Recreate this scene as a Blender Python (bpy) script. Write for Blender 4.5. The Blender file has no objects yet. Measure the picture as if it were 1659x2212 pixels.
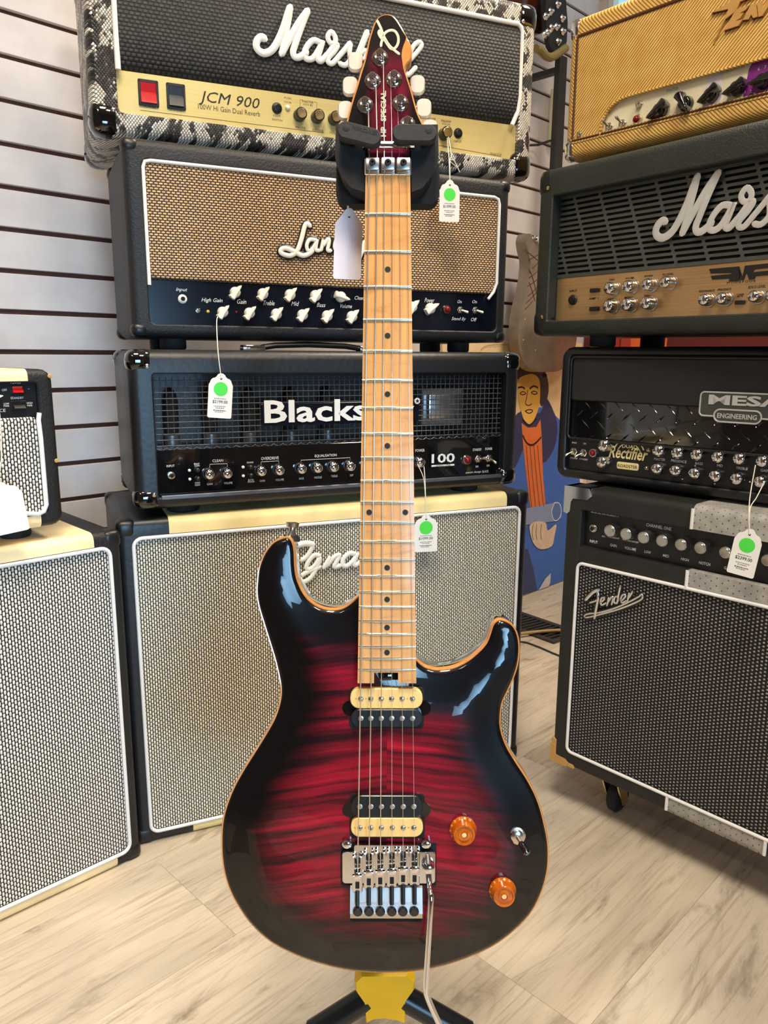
import bpy, bmesh, math, random
from mathutils import Vector, Matrix
from mathutils.geometry import delaunay_2d_cdt
random.seed(7)
R = math.radians
SC = bpy.context.scene
COL = SC.collection

# ------------------------------------------------------------------ camera
CX, CY, FPX, PITCH, ROLL, CAMH = 829.5, 1106.0, 1642.54, 0.203580, 0.006699, 0.83
cd = bpy.data.cameras.new('camera')
cam = bpy.data.objects.new('camera', cd); COL.objects.link(cam)
cd.sensor_fit = 'VERTICAL'; cd.sensor_height = 36.0; cd.lens = FPX / 2212 * 36.0
cd.clip_start = 0.02
cam.matrix_world = Matrix.Translation((0, 0, CAMH)) @ Matrix.Rotation(math.pi/2 - PITCH, 4, 'X') @ Matrix.Rotation(ROLL, 4, 'Z')
SC.camera = cam

# ------------------------------------------------------------------ light and exposure
SC.view_settings.view_transform = 'Standard'
SC.view_settings.look = 'None'
SC.view_settings.gamma = 1.0
SC.view_settings.use_curve_mapping = False
SC.view_settings.exposure = -0.28
wd = bpy.data.worlds.new('shop_air'); SC.world = wd
wd.use_nodes = True
wd.node_tree.nodes['Background'].inputs[0].default_value = (1.0, 0.95, 0.90, 1)
wd.node_tree.nodes['Background'].inputs[1].default_value = 0.30

def area(name, loc, target, sx, sy, power, colr):
    l = bpy.data.lights.new(name, 'AREA'); l.shape = 'RECTANGLE'; l.size = sx; l.size_y = sy
    l.energy = power; l.color = colr
    o = bpy.data.objects.new(name, l); COL.objects.link(o)
    o.location = loc
    o.rotation_euler = (Vector(target) - Vector(loc)).to_track_quat('-Z', 'Y').to_euler()
    return o
for loc, tgt, pw, spr, cc in (((0.80, 1.50, 2.70), (0.65, 1.30, 0), 30, 120, (1, 0.87, 0.68)), ((-0.10, 0.10, 2.70), (-0.30, 0.75, 0.0), 24, 105, (1, 0.88, 0.72)),
                              ((0.85, -0.35, 2.70), (0.55, 0.8, 0.2), 46, 180, (1, 0.89, 0.74)), ((-1.0, -1.15, 2.70), (-0.3, 0.6, 0.4), 26, 180, (1, 0.88, 0.72))):
    area('ceiling_lamp', loc, tgt, 0.5, 0.5, pw, cc).data.spread = R(spr)
area('shop_window_light', (0.80, -1.75, 0.75), (-0.72, 1.52, 0.50), 0.95, 0.85, 5.5, (0.36, 0.68, 1.0)).data.spread = R(46)

# ------------------------------------------------------------------ pixels of the photograph to points in the place
def ray(u, v):
    du, dv = u - CX, v - CY; cr, sr = math.cos(ROLL), math.sin(ROLL)
    a = du*cr + dv*sr; b = -du*sr + dv*cr
    c, s = math.cos(PITCH), math.sin(PITCH)
    return Vector((a, FPX*c - b*s, -(FPX*s + b*c)))
EYE = Vector((0, 0, CAMH))
def onz(u, v, z):
    d = ray(u, v); return EYE + d * ((z - CAMH) / d.z)
def onplane(u, v, P, n):
    d = ray(u, v); return EYE + d * (((Vector(P) - EYE).dot(n)) / d.dot(n))

# ------------------------------------------------------------------ mesh helpers: a geo is (verts, faces)
def join(*gs):
    V, F = [], []
    for g in gs:
        o = len(V); V += list(g[0]); F += [tuple(i + o for i in f) for f in g[1]]
    return V, F
def xf(g, M):
    return [tuple(M @ Vector(v)) for v in g[0]], g[1]
def mv(g, x, y, z):
    return [(a+x, b+y, c+z) for a, b, c in g[0]], g[1]
def box(x0, x1, y0, y1, z0, z1):
    v = [(x, y, z) for z in (z0, z1) for y in (y0, y1) for x in (x0, x1)]
    return v, [(0,2,3,1),(4,5,7,6),(0,1,5,4),(2,6,7,3),(0,4,6,2),(1,3,7,5)]
def bbox(x0, x1, y0, y1, z0, z1, r=0.004, seg=2):
    bm = bmesh.new(); v, f = box(x0, x1, y0, y1, z0, z1)
    vs = [bm.verts.new(p) for p in v]
    for q in f: bm.faces.new([vs[i] for i in q])
    bmesh.ops.bevel(bm, geom=list(bm.edges), offset=r, segments=seg, affect='EDGES', profile=0.5)
    bm.verts.index_update()
    g = ([tuple(v.co) for v in bm.verts], [tuple(v.index for v in f.verts) for f in bm.faces]); bm.free(); return g
def rrect(x0, x1, z0, z1, r, n=4):
    r = max(min(r, (x1-x0)/2 - 1e-5, (z1-z0)/2 - 1e-5), 1e-5); out = []
    for cx, cz, a0 in ((x1-r, z0+r, -90), (x1-r, z1-r, 0), (x0+r, z1-r, 90), (x0+r, z0+r, 180)):
        for k in range(n+1):
            a = R(a0 + 90*k/n); out.append((cx + r*math.cos(a), cz + r*math.sin(a)))
    return out
def loft(loops, cap0=True, cap1=True):
    n = len(loops[0]); V = [p for l in loops for p in l]; F = []
    for i in range(len(loops)-1):
        for j in range(n):
            k = (j+1) % n; F.append((i*n+j, i*n+k, (i+1)*n+k, (i+1)*n+j))
    if cap0: F.append(tuple(range(n))[::-1])
    if cap1: F.append(tuple((len(loops)-1)*n + j for j in range(n)))
    return V, F
def lrect(specs, cap0=True, cap1=True, n=4):      # specs: (x0,x1,z0,z1,rad,y)
    return loft([[(x, s[5], z) for x, z in rrect(*s[:5], n)] for s in specs], cap0, cap1)
def plate(x0, x1, z0, z1, y0, y1, r=0.002, b=0.0006):   # a flat rounded plate facing -y, front at y0
    return lrect([(x0+b, x1-b, z0+b, z1-b, r, y0), (x0, x1, z0, z1, r, y0+b), (x0, x1, z0, z1, r, y1)])
def prism(pts, y0, y1):                            # polygon in xz extruded along y
    n = len(pts); V = [(x, y0, z) for x, z in pts] + [(x, y1, z) for x, z in pts]
    F = [tuple(range(n)), tuple(range(n, 2*n))[::-1]] + [(i, i+n, (i+1) % n + n, (i+1) % n) for i in range(n)]
    return V, F
def xprism(pts, x0, x1):                           # cross-section in yz extruded along x
    n = len(pts); V = [(x0, y, z) for y, z in pts] + [(x1, y, z) for y, z in pts]
    F = [tuple(range(n)), tuple(range(n, 2*n))[::-1]] + [(i, i+n, (i+1) % n + n, (i+1) % n) for i in range(n)]
    return V, F
def lathe(prof, cx=0, cz=0, y0=0, n=20):           # prof: (radius, how far towards the viewer)
    loops = [[(cx + r*math.cos(2*math.pi*k/n), y0 - h, cz + r*math.sin(2*math.pi*k/n)) for k in range(n)] for r, h in prof]
    return loft(loops, True, True)
def tube(path, r, n=8, closed=False, flat=None):   # flat: squash along y by this factor
    P = [Vector(p) for p in path]; m = len(P)
    rs = r if isinstance(r, (list, tuple)) else [r]*m
    loops = []; up = None
    for i in range(m):
        if closed: t = P[(i+1) % m] - P[i-1]
        else: t = P[min(i+1, m-1)] - P[max(i-1, 0)]
        t = t.normalized() if t.length > 1e-9 else Vector((0, 0, 1))
        if up is None:
            up = Vector((0, 1, 0)) if abs(t.y) < 0.9 else Vector((1, 0, 0))
        s = t.cross(up); s = s.normalized() if s.length > 1e-6 else t.orthogonal().normalized()
        up = s.cross(t).normalized()
        l = []
        for k in range(n):
            a = 2*math.pi*k/n; q = s*math.cos(a) + up*math.sin(a)
            q = q*rs[i]
            if flat: q = Vector((q.x, q.y*flat, q.z))
            l.append(tuple(P[i] + q))
        loops.append(l)
    if closed: return loft(loops + [loops[0]], False, False)
    return loft(loops)
def catmull(pts, closed=False, k=6):
    n = len(pts); out = []; rng = range(n if closed else n-1)
    for i in rng:
        p = [pts[(i+j) % n] if closed else pts[min(max(i+j, 0), n-1)] for j in (-1, 0, 1, 2)]
        for s in range(k):
            t = s/k
            out.append(tuple(0.5*((2*b) + (c-a)*t + (2*a-5*b+4*c-d)*t*t + (-a+3*b-3*c+d)*t*t*t) for a, b, c, d in zip(*p)))
    if not closed: out.append(tuple(pts[-1]))
    return out
def stroke(pts, r, y, k=4, n=8, flat=0.6, ends=True):      # a pen stroke in the xz plane
    q = catmull(pts, False, k)
    if isinstance(r, (list, tuple)):
        rr = [r[min(int(i/k), len(r)-1)]*(1-(i % k)/k) + r[min(int(i/k)+1, len(r)-1)]*((i % k)/k) for i in range(len(q))]
    else: rr = [r]*len(q)
    P = [(x, y, z) for x, z in q]
    # rounded ends
    a, b = Vector(P[0]), Vector(P[1]); d = (a-b).normalized(); e0 = a + d*rr[0]*0.8
    a, b = Vector(P[-1]), Vector(P[-2]); d = (a-b).normalized(); e1 = a + d*rr[-1]*0.8
    P = [tuple(e0)] + P + [tuple(e1)]; rr = [rr[0]*0.4] + rr + [rr[-1]*0.4]
    return tube(P, rr, n, False, flat)
def text_geo(s, shear=0.0, bold=0.0, ext=0.0, space=1.0):   # unit-less lettering in xz, facing -y
    c = bpy.data.curves.new('t', 'FONT'); c.body = s; c.shear = shear; c.offset = bold; c.extrude = ext
    c.resolution_u = 2; c.space_character = space; c.fill_mode = 'FRONT' if ext == 0 else 'BOTH'
    o = bpy.data.objects.new('t', c); COL.objects.link(o)
    dg = bpy.context.evaluated_depsgraph_get(); me = bpy.data.meshes.new_from_object(o.evaluated_get(dg))
    V = [(v.co.x, -v.co.z, v.co.y) for v in me.vertices]; F = [tuple(p.vertices) for p in me.polygons]
    bpy.data.objects.remove(o); bpy.data.curves.remove(c); bpy.data.meshes.remove(me)
    return V, F
def fit_text(s, x0, x1, z0, h, y, **kw):           # scale lettering into a box: width x0..x1, baseline z0, cap height h
    g = text_geo(s, **kw)
    xs = [v[0] for v in g[0]]; zs = [v[2] for v in g[0]]; ys = [v[1] for v in g[0]]
    a, b, c, d = min(xs), max(xs), min(zs), max(zs); e = max(ys)
    sx = (x1-x0)/(b-a); sz = h/(d-c)
    return [(x0+(v[0]-a)*sx, y+(v[1]-e)*sz, z0+(v[2]-c)*sz) for v in g[0]], g[1]

def obj(name, g, m, parent=None, smooth=35, recalc=True):
    me = bpy.data.meshes.new(name); me.from_pydata([tuple(v) for v in g[0]], [], g[1])
    if recalc:
        bm = bmesh.new(); bm.from_mesh(me); bmesh.ops.recalc_face_normals(bm, faces=bm.faces); bm.to_mesh(me); bm.free()
    if smooth:
        me.polygons.foreach_set('use_smooth', [True]*len(me.polygons)); me.set_sharp_from_angle(angle=R(smooth))
    me.materials.append(m); me.update()
    o = bpy.data.objects.new(name, me); COL.objects.link(o)
    if parent is not None: o.parent = parent
    return o
def tag(o, label, cat, group=None, kind=None):
    o['label'] = label; o['category'] = cat
    if group: o['group'] = group
    if kind: o['kind'] = kind
    return o
def thing(name, label, cat, M=None, group=None):
    o = bpy.data.objects.new(name, None); COL.objects.link(o); o.empty_display_size = 0.05
    if M is not None: o.matrix_world = M
    return tag(o, label, cat, group)

# ------------------------------------------------------------------ materials
def lin(c):
    return tuple((x/255/12.92 if x/255 <= 0.04045 else ((x/255+0.055)/1.055)**2.4) for x in c) + (1,)
class E:                                            # little expression language over Math nodes
    nt = None
    def __init__(s, sock): s.k = sock
    @staticmethod
    def op(o, *a, clamp=False):
        n = E.nt.nodes.new('ShaderNodeMath'); n.operation = o; n.use_clamp = clamp
        for i, x in enumerate(a):
            if isinstance(x, E): E.nt.links.new(x.k, n.inputs[i])
            else: n.inputs[i].default_value = x
        return E(n.outputs[0])
    def __add__(s, b): return E.op('ADD', s, b)
    def __sub__(s, b): return E.op('SUBTRACT', s, b)
    def __mul__(s, b): return E.op('MULTIPLY', s, b)
    def __truediv__(s, b): return E.op('DIVIDE', s, b)
    def floor(s): return E.op('FLOOR', s)
    def fract(s): return E.op('FRACT', s)
    def abs(s): return E.op('ABSOLUTE', s)
    def pow(s, b): return E.op('POWER', s, b)
    def mod(s, b): return E.op('FLOORED_MODULO', s, b)
    def sin(s): return E.op('SINE', s)
    def step(s, lo, hi):
        n = E.nt.nodes.new('ShaderNodeMapRange'); n.interpolation_type = 'SMOOTHSTEP'; n.clamp = True
        E.nt.links.new(s.k, n.inputs[0])
        if lo <= hi: n.inputs[1].default_value = lo; n.inputs[2].default_value = hi; n.inputs[3].default_value = 0; n.inputs[4].default_value = 1
        else: n.inputs[1].default_value = hi; n.inputs[2].default_value = lo; n.inputs[3].default_value = 1; n.inputs[4].default_value = 0
        return E(n.outputs[0])
def base(name):
    m = bpy.data.materials.new(name); m.use_nodes = True; E.nt = m.node_tree
    return m, m.node_tree, m.node_tree.nodes['Principled BSDF']
def coords(which='Object'):
    t = E.nt.nodes.new('ShaderNodeTexCoord'); s = E.nt.nodes.new('ShaderNodeSeparateXYZ')
    E.nt.links.new(t.outputs[which], s.inputs[0]); return t.outputs[which], E(s.outputs[0]), E(s.outputs[1]), E(s.outputs[2])
def vec(x, y, z):
    n = E.nt.nodes.new('ShaderNodeCombineXYZ')
    for i, a in enumerate((x, y, z)):
        if isinstance(a, E): E.nt.links.new(a.k, n.inputs[i])
        else: n.inputs[i].default_value = a
    return n.outputs[0]
def noise(v, scale, detail=3, rough=0.55, dist=0.0):
    n = E.nt.nodes.new('ShaderNodeTexNoise'); n.inputs['Scale'].default_value = scale; n.inputs['Detail'].default_value = detail
    n.inputs['Roughness'].default_value = rough; n.inputs['Distortion'].default_value = dist
    if v is not None: E.nt.links.new(v, n.inputs['Vector'])
    return E(n.outputs['Fac'])
def mix(f, a, b):
    n = E.nt.nodes.new('ShaderNodeMix'); n.data_type = 'RGBA'
    if isinstance(f, E): E.nt.links.new(f.k, n.inputs[0])
    else: n.inputs[0].default_value = f
    for i, c in ((6, a), (7, b)):
        if isinstance(c, tuple): n.inputs[i].default_value = c
        else: E.nt.links.new(c, n.inputs[i])
    return n.outputs[2]
def bump(bs, hgt, strength=0.4, dist=0.001):
    n = E.nt.nodes.new('ShaderNodeBump'); n.inputs['Strength'].default_value = strength; n.inputs['Distance'].default_value = dist
    E.nt.links.new(hgt.k, n.inputs['Height']); E.nt.links.new(n.outputs[0], bs.inputs['Normal'])
def setp(b, col=None, rough=None, metal=None, coat=None, coatr=0.03, spec=None, trans=None, ior=None, emit=None, estr=0):
    if col is not None:
        if isinstance(col, tuple): b.inputs['Base Color'].default_value = col
        else: E.nt.links.new(col, b.inputs['Base Color'])
    if rough is not None:
        if isinstance(rough, E): E.nt.links.new(rough.k, b.inputs['Roughness'])
        else: b.inputs['Roughness'].default_value = rough
    if metal is not None: b.inputs['Metallic'].default_value = metal
    if coat is not None: b.inputs['Coat Weight'].default_value = coat; b.inputs['Coat Roughness'].default_value = coatr
    if spec is not None: b.inputs['Specular IOR Level'].default_value = spec
    if trans is not None: b.inputs['Transmission Weight'].default_value = trans
    if ior is not None: b.inputs['IOR'].default_value = ior
    if emit is not None: b.inputs['Emission Color'].default_value = emit; b.inputs['Emission Strength'].default_value = estr
def plain(name, c, rough=0.5, metal=0.0, var=0.10, vs=30.0, bs=None, bst=0.3, **kw):
    m, nt, b = base(name); o, x, y, z = coords()
    c = lin(c); f = noise(o, vs, 3)
    lo = tuple(k*(1-var) for k in c[:3]) + (1,); hi = tuple(min(k*(1+var), 1) for k in c[:3]) + (1,)
    setp(b, mix(f.step(0.3, 0.7), lo, hi), rough, metal, **kw)
    if bs: bump(b, noise(o, bs, 2), bst, 0.0008)
    return m
def tolex(name, c, rough=0.55, scale=420, st=0.5):
    m, nt, b = base(name); o, x, y, z = coords(); c = lin(c)
    n1 = noise(o, scale, 3, 0.6, 0.6); n2 = noise(o, 9, 3)
    v = E.nt.nodes.new('ShaderNodeTexVoronoi'); v.inputs['Scale'].default_value = scale*0.7; E.nt.links.new(o, v.inputs['Vector'])
    setp(b, mix(n2.step(0.35, 0.75), c, tuple(k*1.35+0.002 for k in c[:3]) + (1,)), rough)
    bump(b, n1*0.6 + E(v.outputs['Distance'])*0.6, st, 0.0012)
    return m
def weave(name, fg, bg, px, pz, a=0.40, b_=0.43, p=2.6, swap=False, rough=0.75, tint=None):
    m, nt, b = base(name); o, x, y, z = coords()
    if swap: x, z = z, x; px, pz = pz, px
    cx = x*(1/px); col = cx.floor(); fx = cx.fract() - 0.5
    fz = (z*(1/pz) + col.mod(2.0)*0.5).fract() - 0.5
    d = (fx.abs()*(1/a)).pow(p) + (fz.abs()*(1/b_)).pow(p)
    k = d.step(1.25, 0.72)
    n = noise(o, 260, 2); f2 = lin(fg); f3 = lin(tint or tuple(q*0.84 for q in fg))
    setp(b, mix(k, lin(bg), mix(n.step(0.35, 0.65), f2, f3)), rough)
    bump(b, k*(d.step(1.1, 0.0)), 0.6, 0.0012)
    return m
def m_snake():
    m, nt, b = base('snakeskin'); o, x, y, z = coords()
    u = (x + z*0.78 + y)*210.0; v = (x - z*0.78 + y*0.3)*210.0            # diamond scales
    fu = (u.fract() - 0.5).abs(); fv = (v.fract() - 0.5).abs()
    scale = E.op('MAXIMUM', fu, fv)
    cell = vec(u.floor()*0.045, v.floor()*0.045, 0.0)
    n1 = noise(cell, 2.3, 3, 0.62, 1.2); n2 = noise(cell, 9.0, 1)
    patch = n1.step(0.47, 0.53)
    light = mix(n2.step(0.3, 0.7), lin((246, 240, 228)), lin((214, 204, 188)))
    dark = mix(n2.step(0.3, 0.7), lin((24, 22, 21)), lin((70, 62, 58)))
    c = mix(patch, light, dark)
    c = mix(scale.step(0.34, 0.47), c, lin((22, 20, 20)))
    setp(b, c, 0.38); bump(b, scale.step(0.5, 0.2), 0.5, 0.0015); return m
def m_tweed(name='tweed_cloth', sg=1.0):
    m, nt, b = base(name); o, x, y, z = coords(); x = x*sg; y = y*sg
    s = ((x + z - y)*165.0); f = (s.fract() - 0.5).abs()
    t = ((x - z + y)*330.0).fract()
    n = noise(o, 40, 3)
    c1 = mix(n.step(0.3, 0.7), lin((246, 206, 118)), lin((230, 184, 94)))
    c = mix(f.step(0.10, 0.26), lin((140, 96, 40)), c1)
    c = mix((t - 0.5).abs().step(0.30, 0.48)*0.35, c, lin((150, 100, 38)))
    setp(b, c, 0.62); bump(b, f, 0.4, 0.001); return m
def m_basket():
    m, nt, b = base('black_basket_cloth'); o, x, y, z = coords()
    cz = z*(1/0.0058); row = cz.floor(); fz = (cz.fract() - 0.5).abs()
    fx = ((x*(1/0.0082) + row.mod(2.0)*0.5).fract() - 0.5).abs()
    h = fz.step(0.5, 0.12)*fx.step(0.5, 0.2)
    n = noise(o, 130, 2)
    setp(b, mix(h, lin((10, 10, 11)), mix(n.step(0.3, 0.7), lin((44, 44, 46)), lin((70, 69, 67)))), 0.7)
    bump(b, h, 0.7, 0.0015); return m
def m_brush(name, c1, c2, rough=0.34, sx=4, sz=700, metal=0.85):
    m, nt, b = base(name); o, x, y, z = coords()
    n = noise(vec(x*sx, y*sx, z*sz), 1.0, 2); w = noise(o, 7, 3)
    setp(b, mix(n.step(0.25, 0.75)*0.5 + w.step(0.3, 0.8)*0.5, lin(c1), lin(c2)), rough, metal); return m
def m_perf():
    m, nt, b = base('perforated_grey_vinyl'); o, x, y, z = coords()
    cx = x*(1/0.0085); fx = cx.fract() - 0.5; fz = ((z+y)*(1/0.012) + cx.floor().mod(2.0)*0.5).fract() - 0.5
    d = E.op('SQRT', (fx*0.0085).pow(2.0) + (fz*0.012).pow(2.0))
    n = noise(o, 60, 3)
    setp(b, mix(d.step(0.0013, 0.0007), mix(n.step(0.3, 0.7), lin((150, 147, 142)), lin((172, 168, 162))), lin((50, 48, 46))), 0.5); return m
def m_flame():
    m, nt, b = base('flamed_maple_burst'); o, x, y, z = coords()
    at = E.nt.nodes.new('ShaderNodeAttribute'); at.attribute_name = 'edge'; d = E(at.outputs['Fac'])
    ax = x.abs(); sgn = x.step(-0.0003, 0.0003)
    q = y + ax*0.15 + noise(vec(x*8.0, y*6.0, 0.0), 1.0, 2)*0.014
    w = noise(vec(ax*4.0 + sgn*2.3, q*70.0, sgn*1.7), 1.0, 4, 0.62, 0.35)
    w2 = noise(vec(ax*7.0, q*210.0, sgn*3.1), 1.0, 3, 0.6)
    mixw = w*0.68 + w2*0.32
    fl = mixw.step(0.36, 0.62)
    red = mix(fl, lin((44, 4, 13)), lin((150, 11, 36)))
    red = mix(mixw.step(0.56, 0.74), red, lin((186, 24, 44)))
    warp = d + (noise(vec(x*10.0, y*10.0, 0.0), 1.0, 2) - 0.5)*0.020 + (w - 0.5)*0.034
    edge = warp.step(0.084, 0.026)
    setp(b, mix(edge, red, lin((7, 5, 7))), 0.4, 0, coat=0.75, coatr=0.02, spec=0.12); return m
def m_maple(name, c1, c2, c3, coat=0.6, rough=0.4, fig=1.0):
    m, nt, b = base(name); o, x, y, z = coords()
    g = noise(vec(x*220.0, y*7.0, z*220.0), 1.0, 3); f = noise(vec(x*18.0, y*55.0, z*18.0), 1.0, 3, 0.6, 1.0)
    s = noise(vec(x*60.0, y*18.0, 1.0), 1.0, 4, 0.6, 1.5)
    c = mix(g.step(0.3, 0.7), lin(c1), lin(c2)); c = mix(f.step(0.52, 0.72)*0.55*fig + s.step(0.60, 0.74)*0.45*fig, c, lin(c3))
    setp(b, c, rough, 0, coat=coat, coatr=0.1); return m
def m_floor():
    m, nt, b = base('oak_vinyl_plank'); o, x, y, z = coords()
    oi = E.nt.nodes.new('ShaderNodeObjectInfo'); r = E(oi.outputs['Random'])
    xx = x + r*17.0; yy = y + r*9.0
    big = noise(vec(xx*1.7, yy*8.0, r*5.0), 1.0, 4, 0.58, 1.1)
    fine = noise(vec(xx*5.0, yy*120.0, 0.0), 1.0, 4, 0.7, 0.8)
    knot = noise(vec(xx*2.6, yy*10.0, 2.0), 1.0, 6, 0.68, 2.2)
    tone = mix(big.step(0.30, 0.72), lin((213, 199, 177)), lin((182, 168, 149)))
    tone = mix(r*0.30, tone, lin((206, 197, 184)))
    tone = mix(fine.step(0.46, 0.74)*0.6, tone, lin((146, 128, 108)))
    tone = mix(knot.step(0.52, 0.74)*0.80, tone, lin((128, 114, 100)))
    sp = noise(vec(x*60.0, y*60.0, r), 1.0, 1)
    tone = mix(sp.step(0.80, 0.84)*0.8, tone, lin((70, 60, 52)))
    setp(b, tone, 0.42, spec=0.35); bump(b, fine, 0.12, 0.0008); return m
def m_slat():
    m, nt, b = base('white_slat_board'); o, x, y, z = coords()
    n = noise(o, 14, 4); n2 = noise(vec(x*6.0, y*6.0, z*90.0), 1.0, 2)
    setp(b, mix(n.step(0.3, 0.75)*0.6 + n2*0.4, lin((232, 227, 226)), lin((214, 207, 208))), 0.5); bump(b, n2, 0.06, 0.001); return m
def m_glass(name, c, trans=0.9, rough=0.05):
    m, nt, b = base(name); o, x, y, z = coords()
    setp(b, mix(noise(o, 50, 2).step(0.3, 0.7), lin(c), lin(tuple(k*0.85 for k in c))), rough, 0, trans=trans, ior=1.45); return m
def m_amber():
    m, nt, b = base('amber_acrylic'); o, x, y, z = coords()
    n = noise(o, 120, 3)
    setp(b, mix(n.step(0.3, 0.7), lin((214, 92, 8)), lin((240, 128, 22))), 0.12, 0, coat=1.0, trans=0.35, ior=1.45); return m
MT = dict(
 tolex_black=tolex('black_tolex', (20, 20, 22)), tolex_smooth=tolex('smooth_black_vinyl', (20, 20, 23), 0.42, 160, 0.25),
 tolex_green=tolex('dark_green_black_tolex', (33, 39, 35), 0.5, 520, 0.6), tolex_flat=tolex('flat_black_vinyl', (26, 26, 25), 0.6, 700, 0.25),
 tolex_cream=tolex('cream_tolex', (236, 214, 152), 0.5, 300, 0.25), tolex_cream2=tolex('warm_cream_tolex', (240, 216, 166), 0.5, 300, 0.25),
 snake=m_snake(), tweed=m_tweed(), tweed_front=m_tweed('tweed_front_cloth', -1.0), basket=m_basket(), perf=m_perf(),
 weave_cab=weave('cream_black_weave', (255, 246, 222), (16, 15, 15), 0.0041, 0.0074, 0.37, 0.44),
 weave_left=weave('pale_black_weave', (255, 246, 232), (16, 15, 16), 0.0043, 0.0077, 0.36, 0.43),
 weave_tan=weave('tan_brown_weave', (232, 190, 140), (40, 24, 16), 0.0074, 0.0040, 0.36, 0.40, swap=True),
 weave_silver=weave('silver_black_weave', (172, 165, 160), (12, 12, 13), 0.0060, 0.0058, 0.27, 0.25, 2.2, swap=False),
 gold=m_brush('polished_gold_panel', (244, 226, 160), (232, 206, 128), 0.28, metal=0.35), brass=m_brush('brushed_brass_panel', (204, 170, 122), (164, 128, 84), 0.33, metal=0.75),
 chrome=plain('chrome', (226, 226, 230), 0.08, 1.0, 0.03), nickel=plain('nickel', (206, 200, 188), 0.22, 1.0, 0.05),
 steel=plain('brushed_steel', (196, 198, 200), 0.3, 1.0, 0.05, 90), brassy=plain('brass_hardware', (228, 200, 146), 0.25, 1.0, 0.06),
 black=plain('black_plastic', (20, 20, 21), 0.38, 0, 0.2), gloss=plain('gloss_black', (12, 12, 14), 0.08, 0, 0.2, coat=1.0),
 panelblue=plain('blue_black_gloss_panel', (14, 17, 28), 0.2, 0, 0.15, spec=0.35), rubber=plain('black_rubber', (30, 29, 28), 0.75, 0, 0.15, bs=300),
 void=plain('dark_interior', (9, 9, 10), 0.85, 0, 0.2), wire=plain('grey_wire', (112, 112, 116), 0.4, 0.7, 0.1),
 white=plain('white_plastic', (238, 236, 230), 0.4, 0, 0.03), cream=plain('cream_plastic', (240, 234, 218), 0.35, 0, 0.04),
 print_white=plain('white_print', (232, 232, 228), 0.6, 0, 0.02), print_black=plain('black_print', (18, 16, 15), 0.6, 0, 0.1),
 print_brown=plain('brown_print', (88, 66, 34), 0.6, 0, 0.1), print_cream=plain('cream_print', (232, 214, 150), 0.5, 0, 0.03), print_grey=plain('grey_print', (120, 118, 116), 0.6, 0, 0.05),
 piping=plain('white_piping', (236, 234, 232), 0.4, 0, 0.03), piping_brown=plain('brown_piping', (78, 44, 24), 0.4, 0, 0.1),
 red=plain('red_rocker', (196, 18, 28), 0.15, 0, 0.1, coat=1.0), jewel=m_glass('red_jewel', (190, 20, 26), 0.5), ledred=plain('red_led', (120, 18, 18), 0.15, 0), ledyel=plain('yellow_led', (200, 180, 40), 0.15, 0), ledblue=plain('blue_led', (40, 110, 190), 0.15),
 silver=plain('silver_logo', (214, 214, 212), 0.4, 0.5, 0.04), tailsteel=plain('pale_satin_chrome', (206, 206, 208), 0.35, 0.6, 0.04), plategrey=plain('grey_slotted_metal', (84, 88, 82), 0.42, 0.55, 0.1, 20), purple=plain('purple_print', (128, 42, 132), 0.35, 0, 0.06), creampanel=plain('cream_panel', (226, 218, 186), 0.3, 0, 0.05, 20),
 logo_tan=plain('tan_logo', (196, 150, 84), 0.45, 0, 0.06), card=plain('white_card', (238, 236, 230), 0.75, 0, 0.02), cardback=plain('lilac_white_card', (214, 206, 214), 0.75, 0, 0.03),
 green=plain('green_sticker', (78, 224, 74), 0.6, 0, 0.03), string=plain('white_cotton_string', (226, 220, 204), 0.9, 0, 0.06, 200),
 flame=m_flame(), bodyback=plain('gloss_dark_lacquer', (14, 8, 10), 0.08, 0, 0.2, coat=1.0, coatr=0.02), headface=plain('gloss_burst_headstock', (34, 12, 18), 0.12, 0, 0.3, 25, coat=1.0),
 binding=m_maple('amber_maple_edge', (206, 132, 66), (222, 150, 82), (190, 112, 50), 1.0, 0.2, 0.5),
 maple=m_maple('flamed_maple_neck', (224, 164, 96), (212, 150, 82), (188, 118, 58)), fret=plain('fret_wire', (232, 226, 208), 0.22, 0.9, 0.04), wound=plain('wound_string', (206, 196, 182), 0.3, 0.9, 0.06, 800), plainst=plain('plain_string', (216, 212, 206), 0.22, 1.0, 0.03),
 bobbin=plain('cream_bobbin', (240, 198, 122), 0.35, 0, 0.04), bobblack=plain('black_bobbin', (24, 24, 25), 0.32, 0, 0.1), pole=plain('pole_piece', (186, 178, 164), 0.3, 0.9, 0.05),
 pearl=plain('pearl_button', (216, 206, 190), 0.25, 0, 0.05, 60, coat=0.5), amber=m_amber(), decal=plain('cream_decal', (206, 200, 170), 0.5, 0, 0.03),
 foam=plain('grey_black_foam', (50, 48, 47), 0.85, 0, 0.12, 200, bs=500), standblack=plain('black_stand_plastic', (12, 11, 11), 0.75, 0, 0.15), yellow=plain('yellow_plastic', (246, 190, 16), 0.4, 0, 0.05, 12), standtube=plain('black_steel_tube', (30, 31, 34), 0.28, 0.3, 0.1),
 floor=m_floor(), slat=m_slat(), groove=plain('brown_groove_board', (88, 52, 42), 0.7, 0, 0.12, 40), paint=plain('painted_wall', (226, 218, 214), 0.7, 0, 0.04, 6),
 iron=plain('dark_grey_iron', (62, 64, 58), 0.5, 0.4, 0.1), cable=plain('tan_cable', (176, 146, 98), 0.6, 0, 0.06),
)

def flat(name, c, rough=0.6): return plain(name, c, rough, 0, 0.05, 20)

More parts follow.
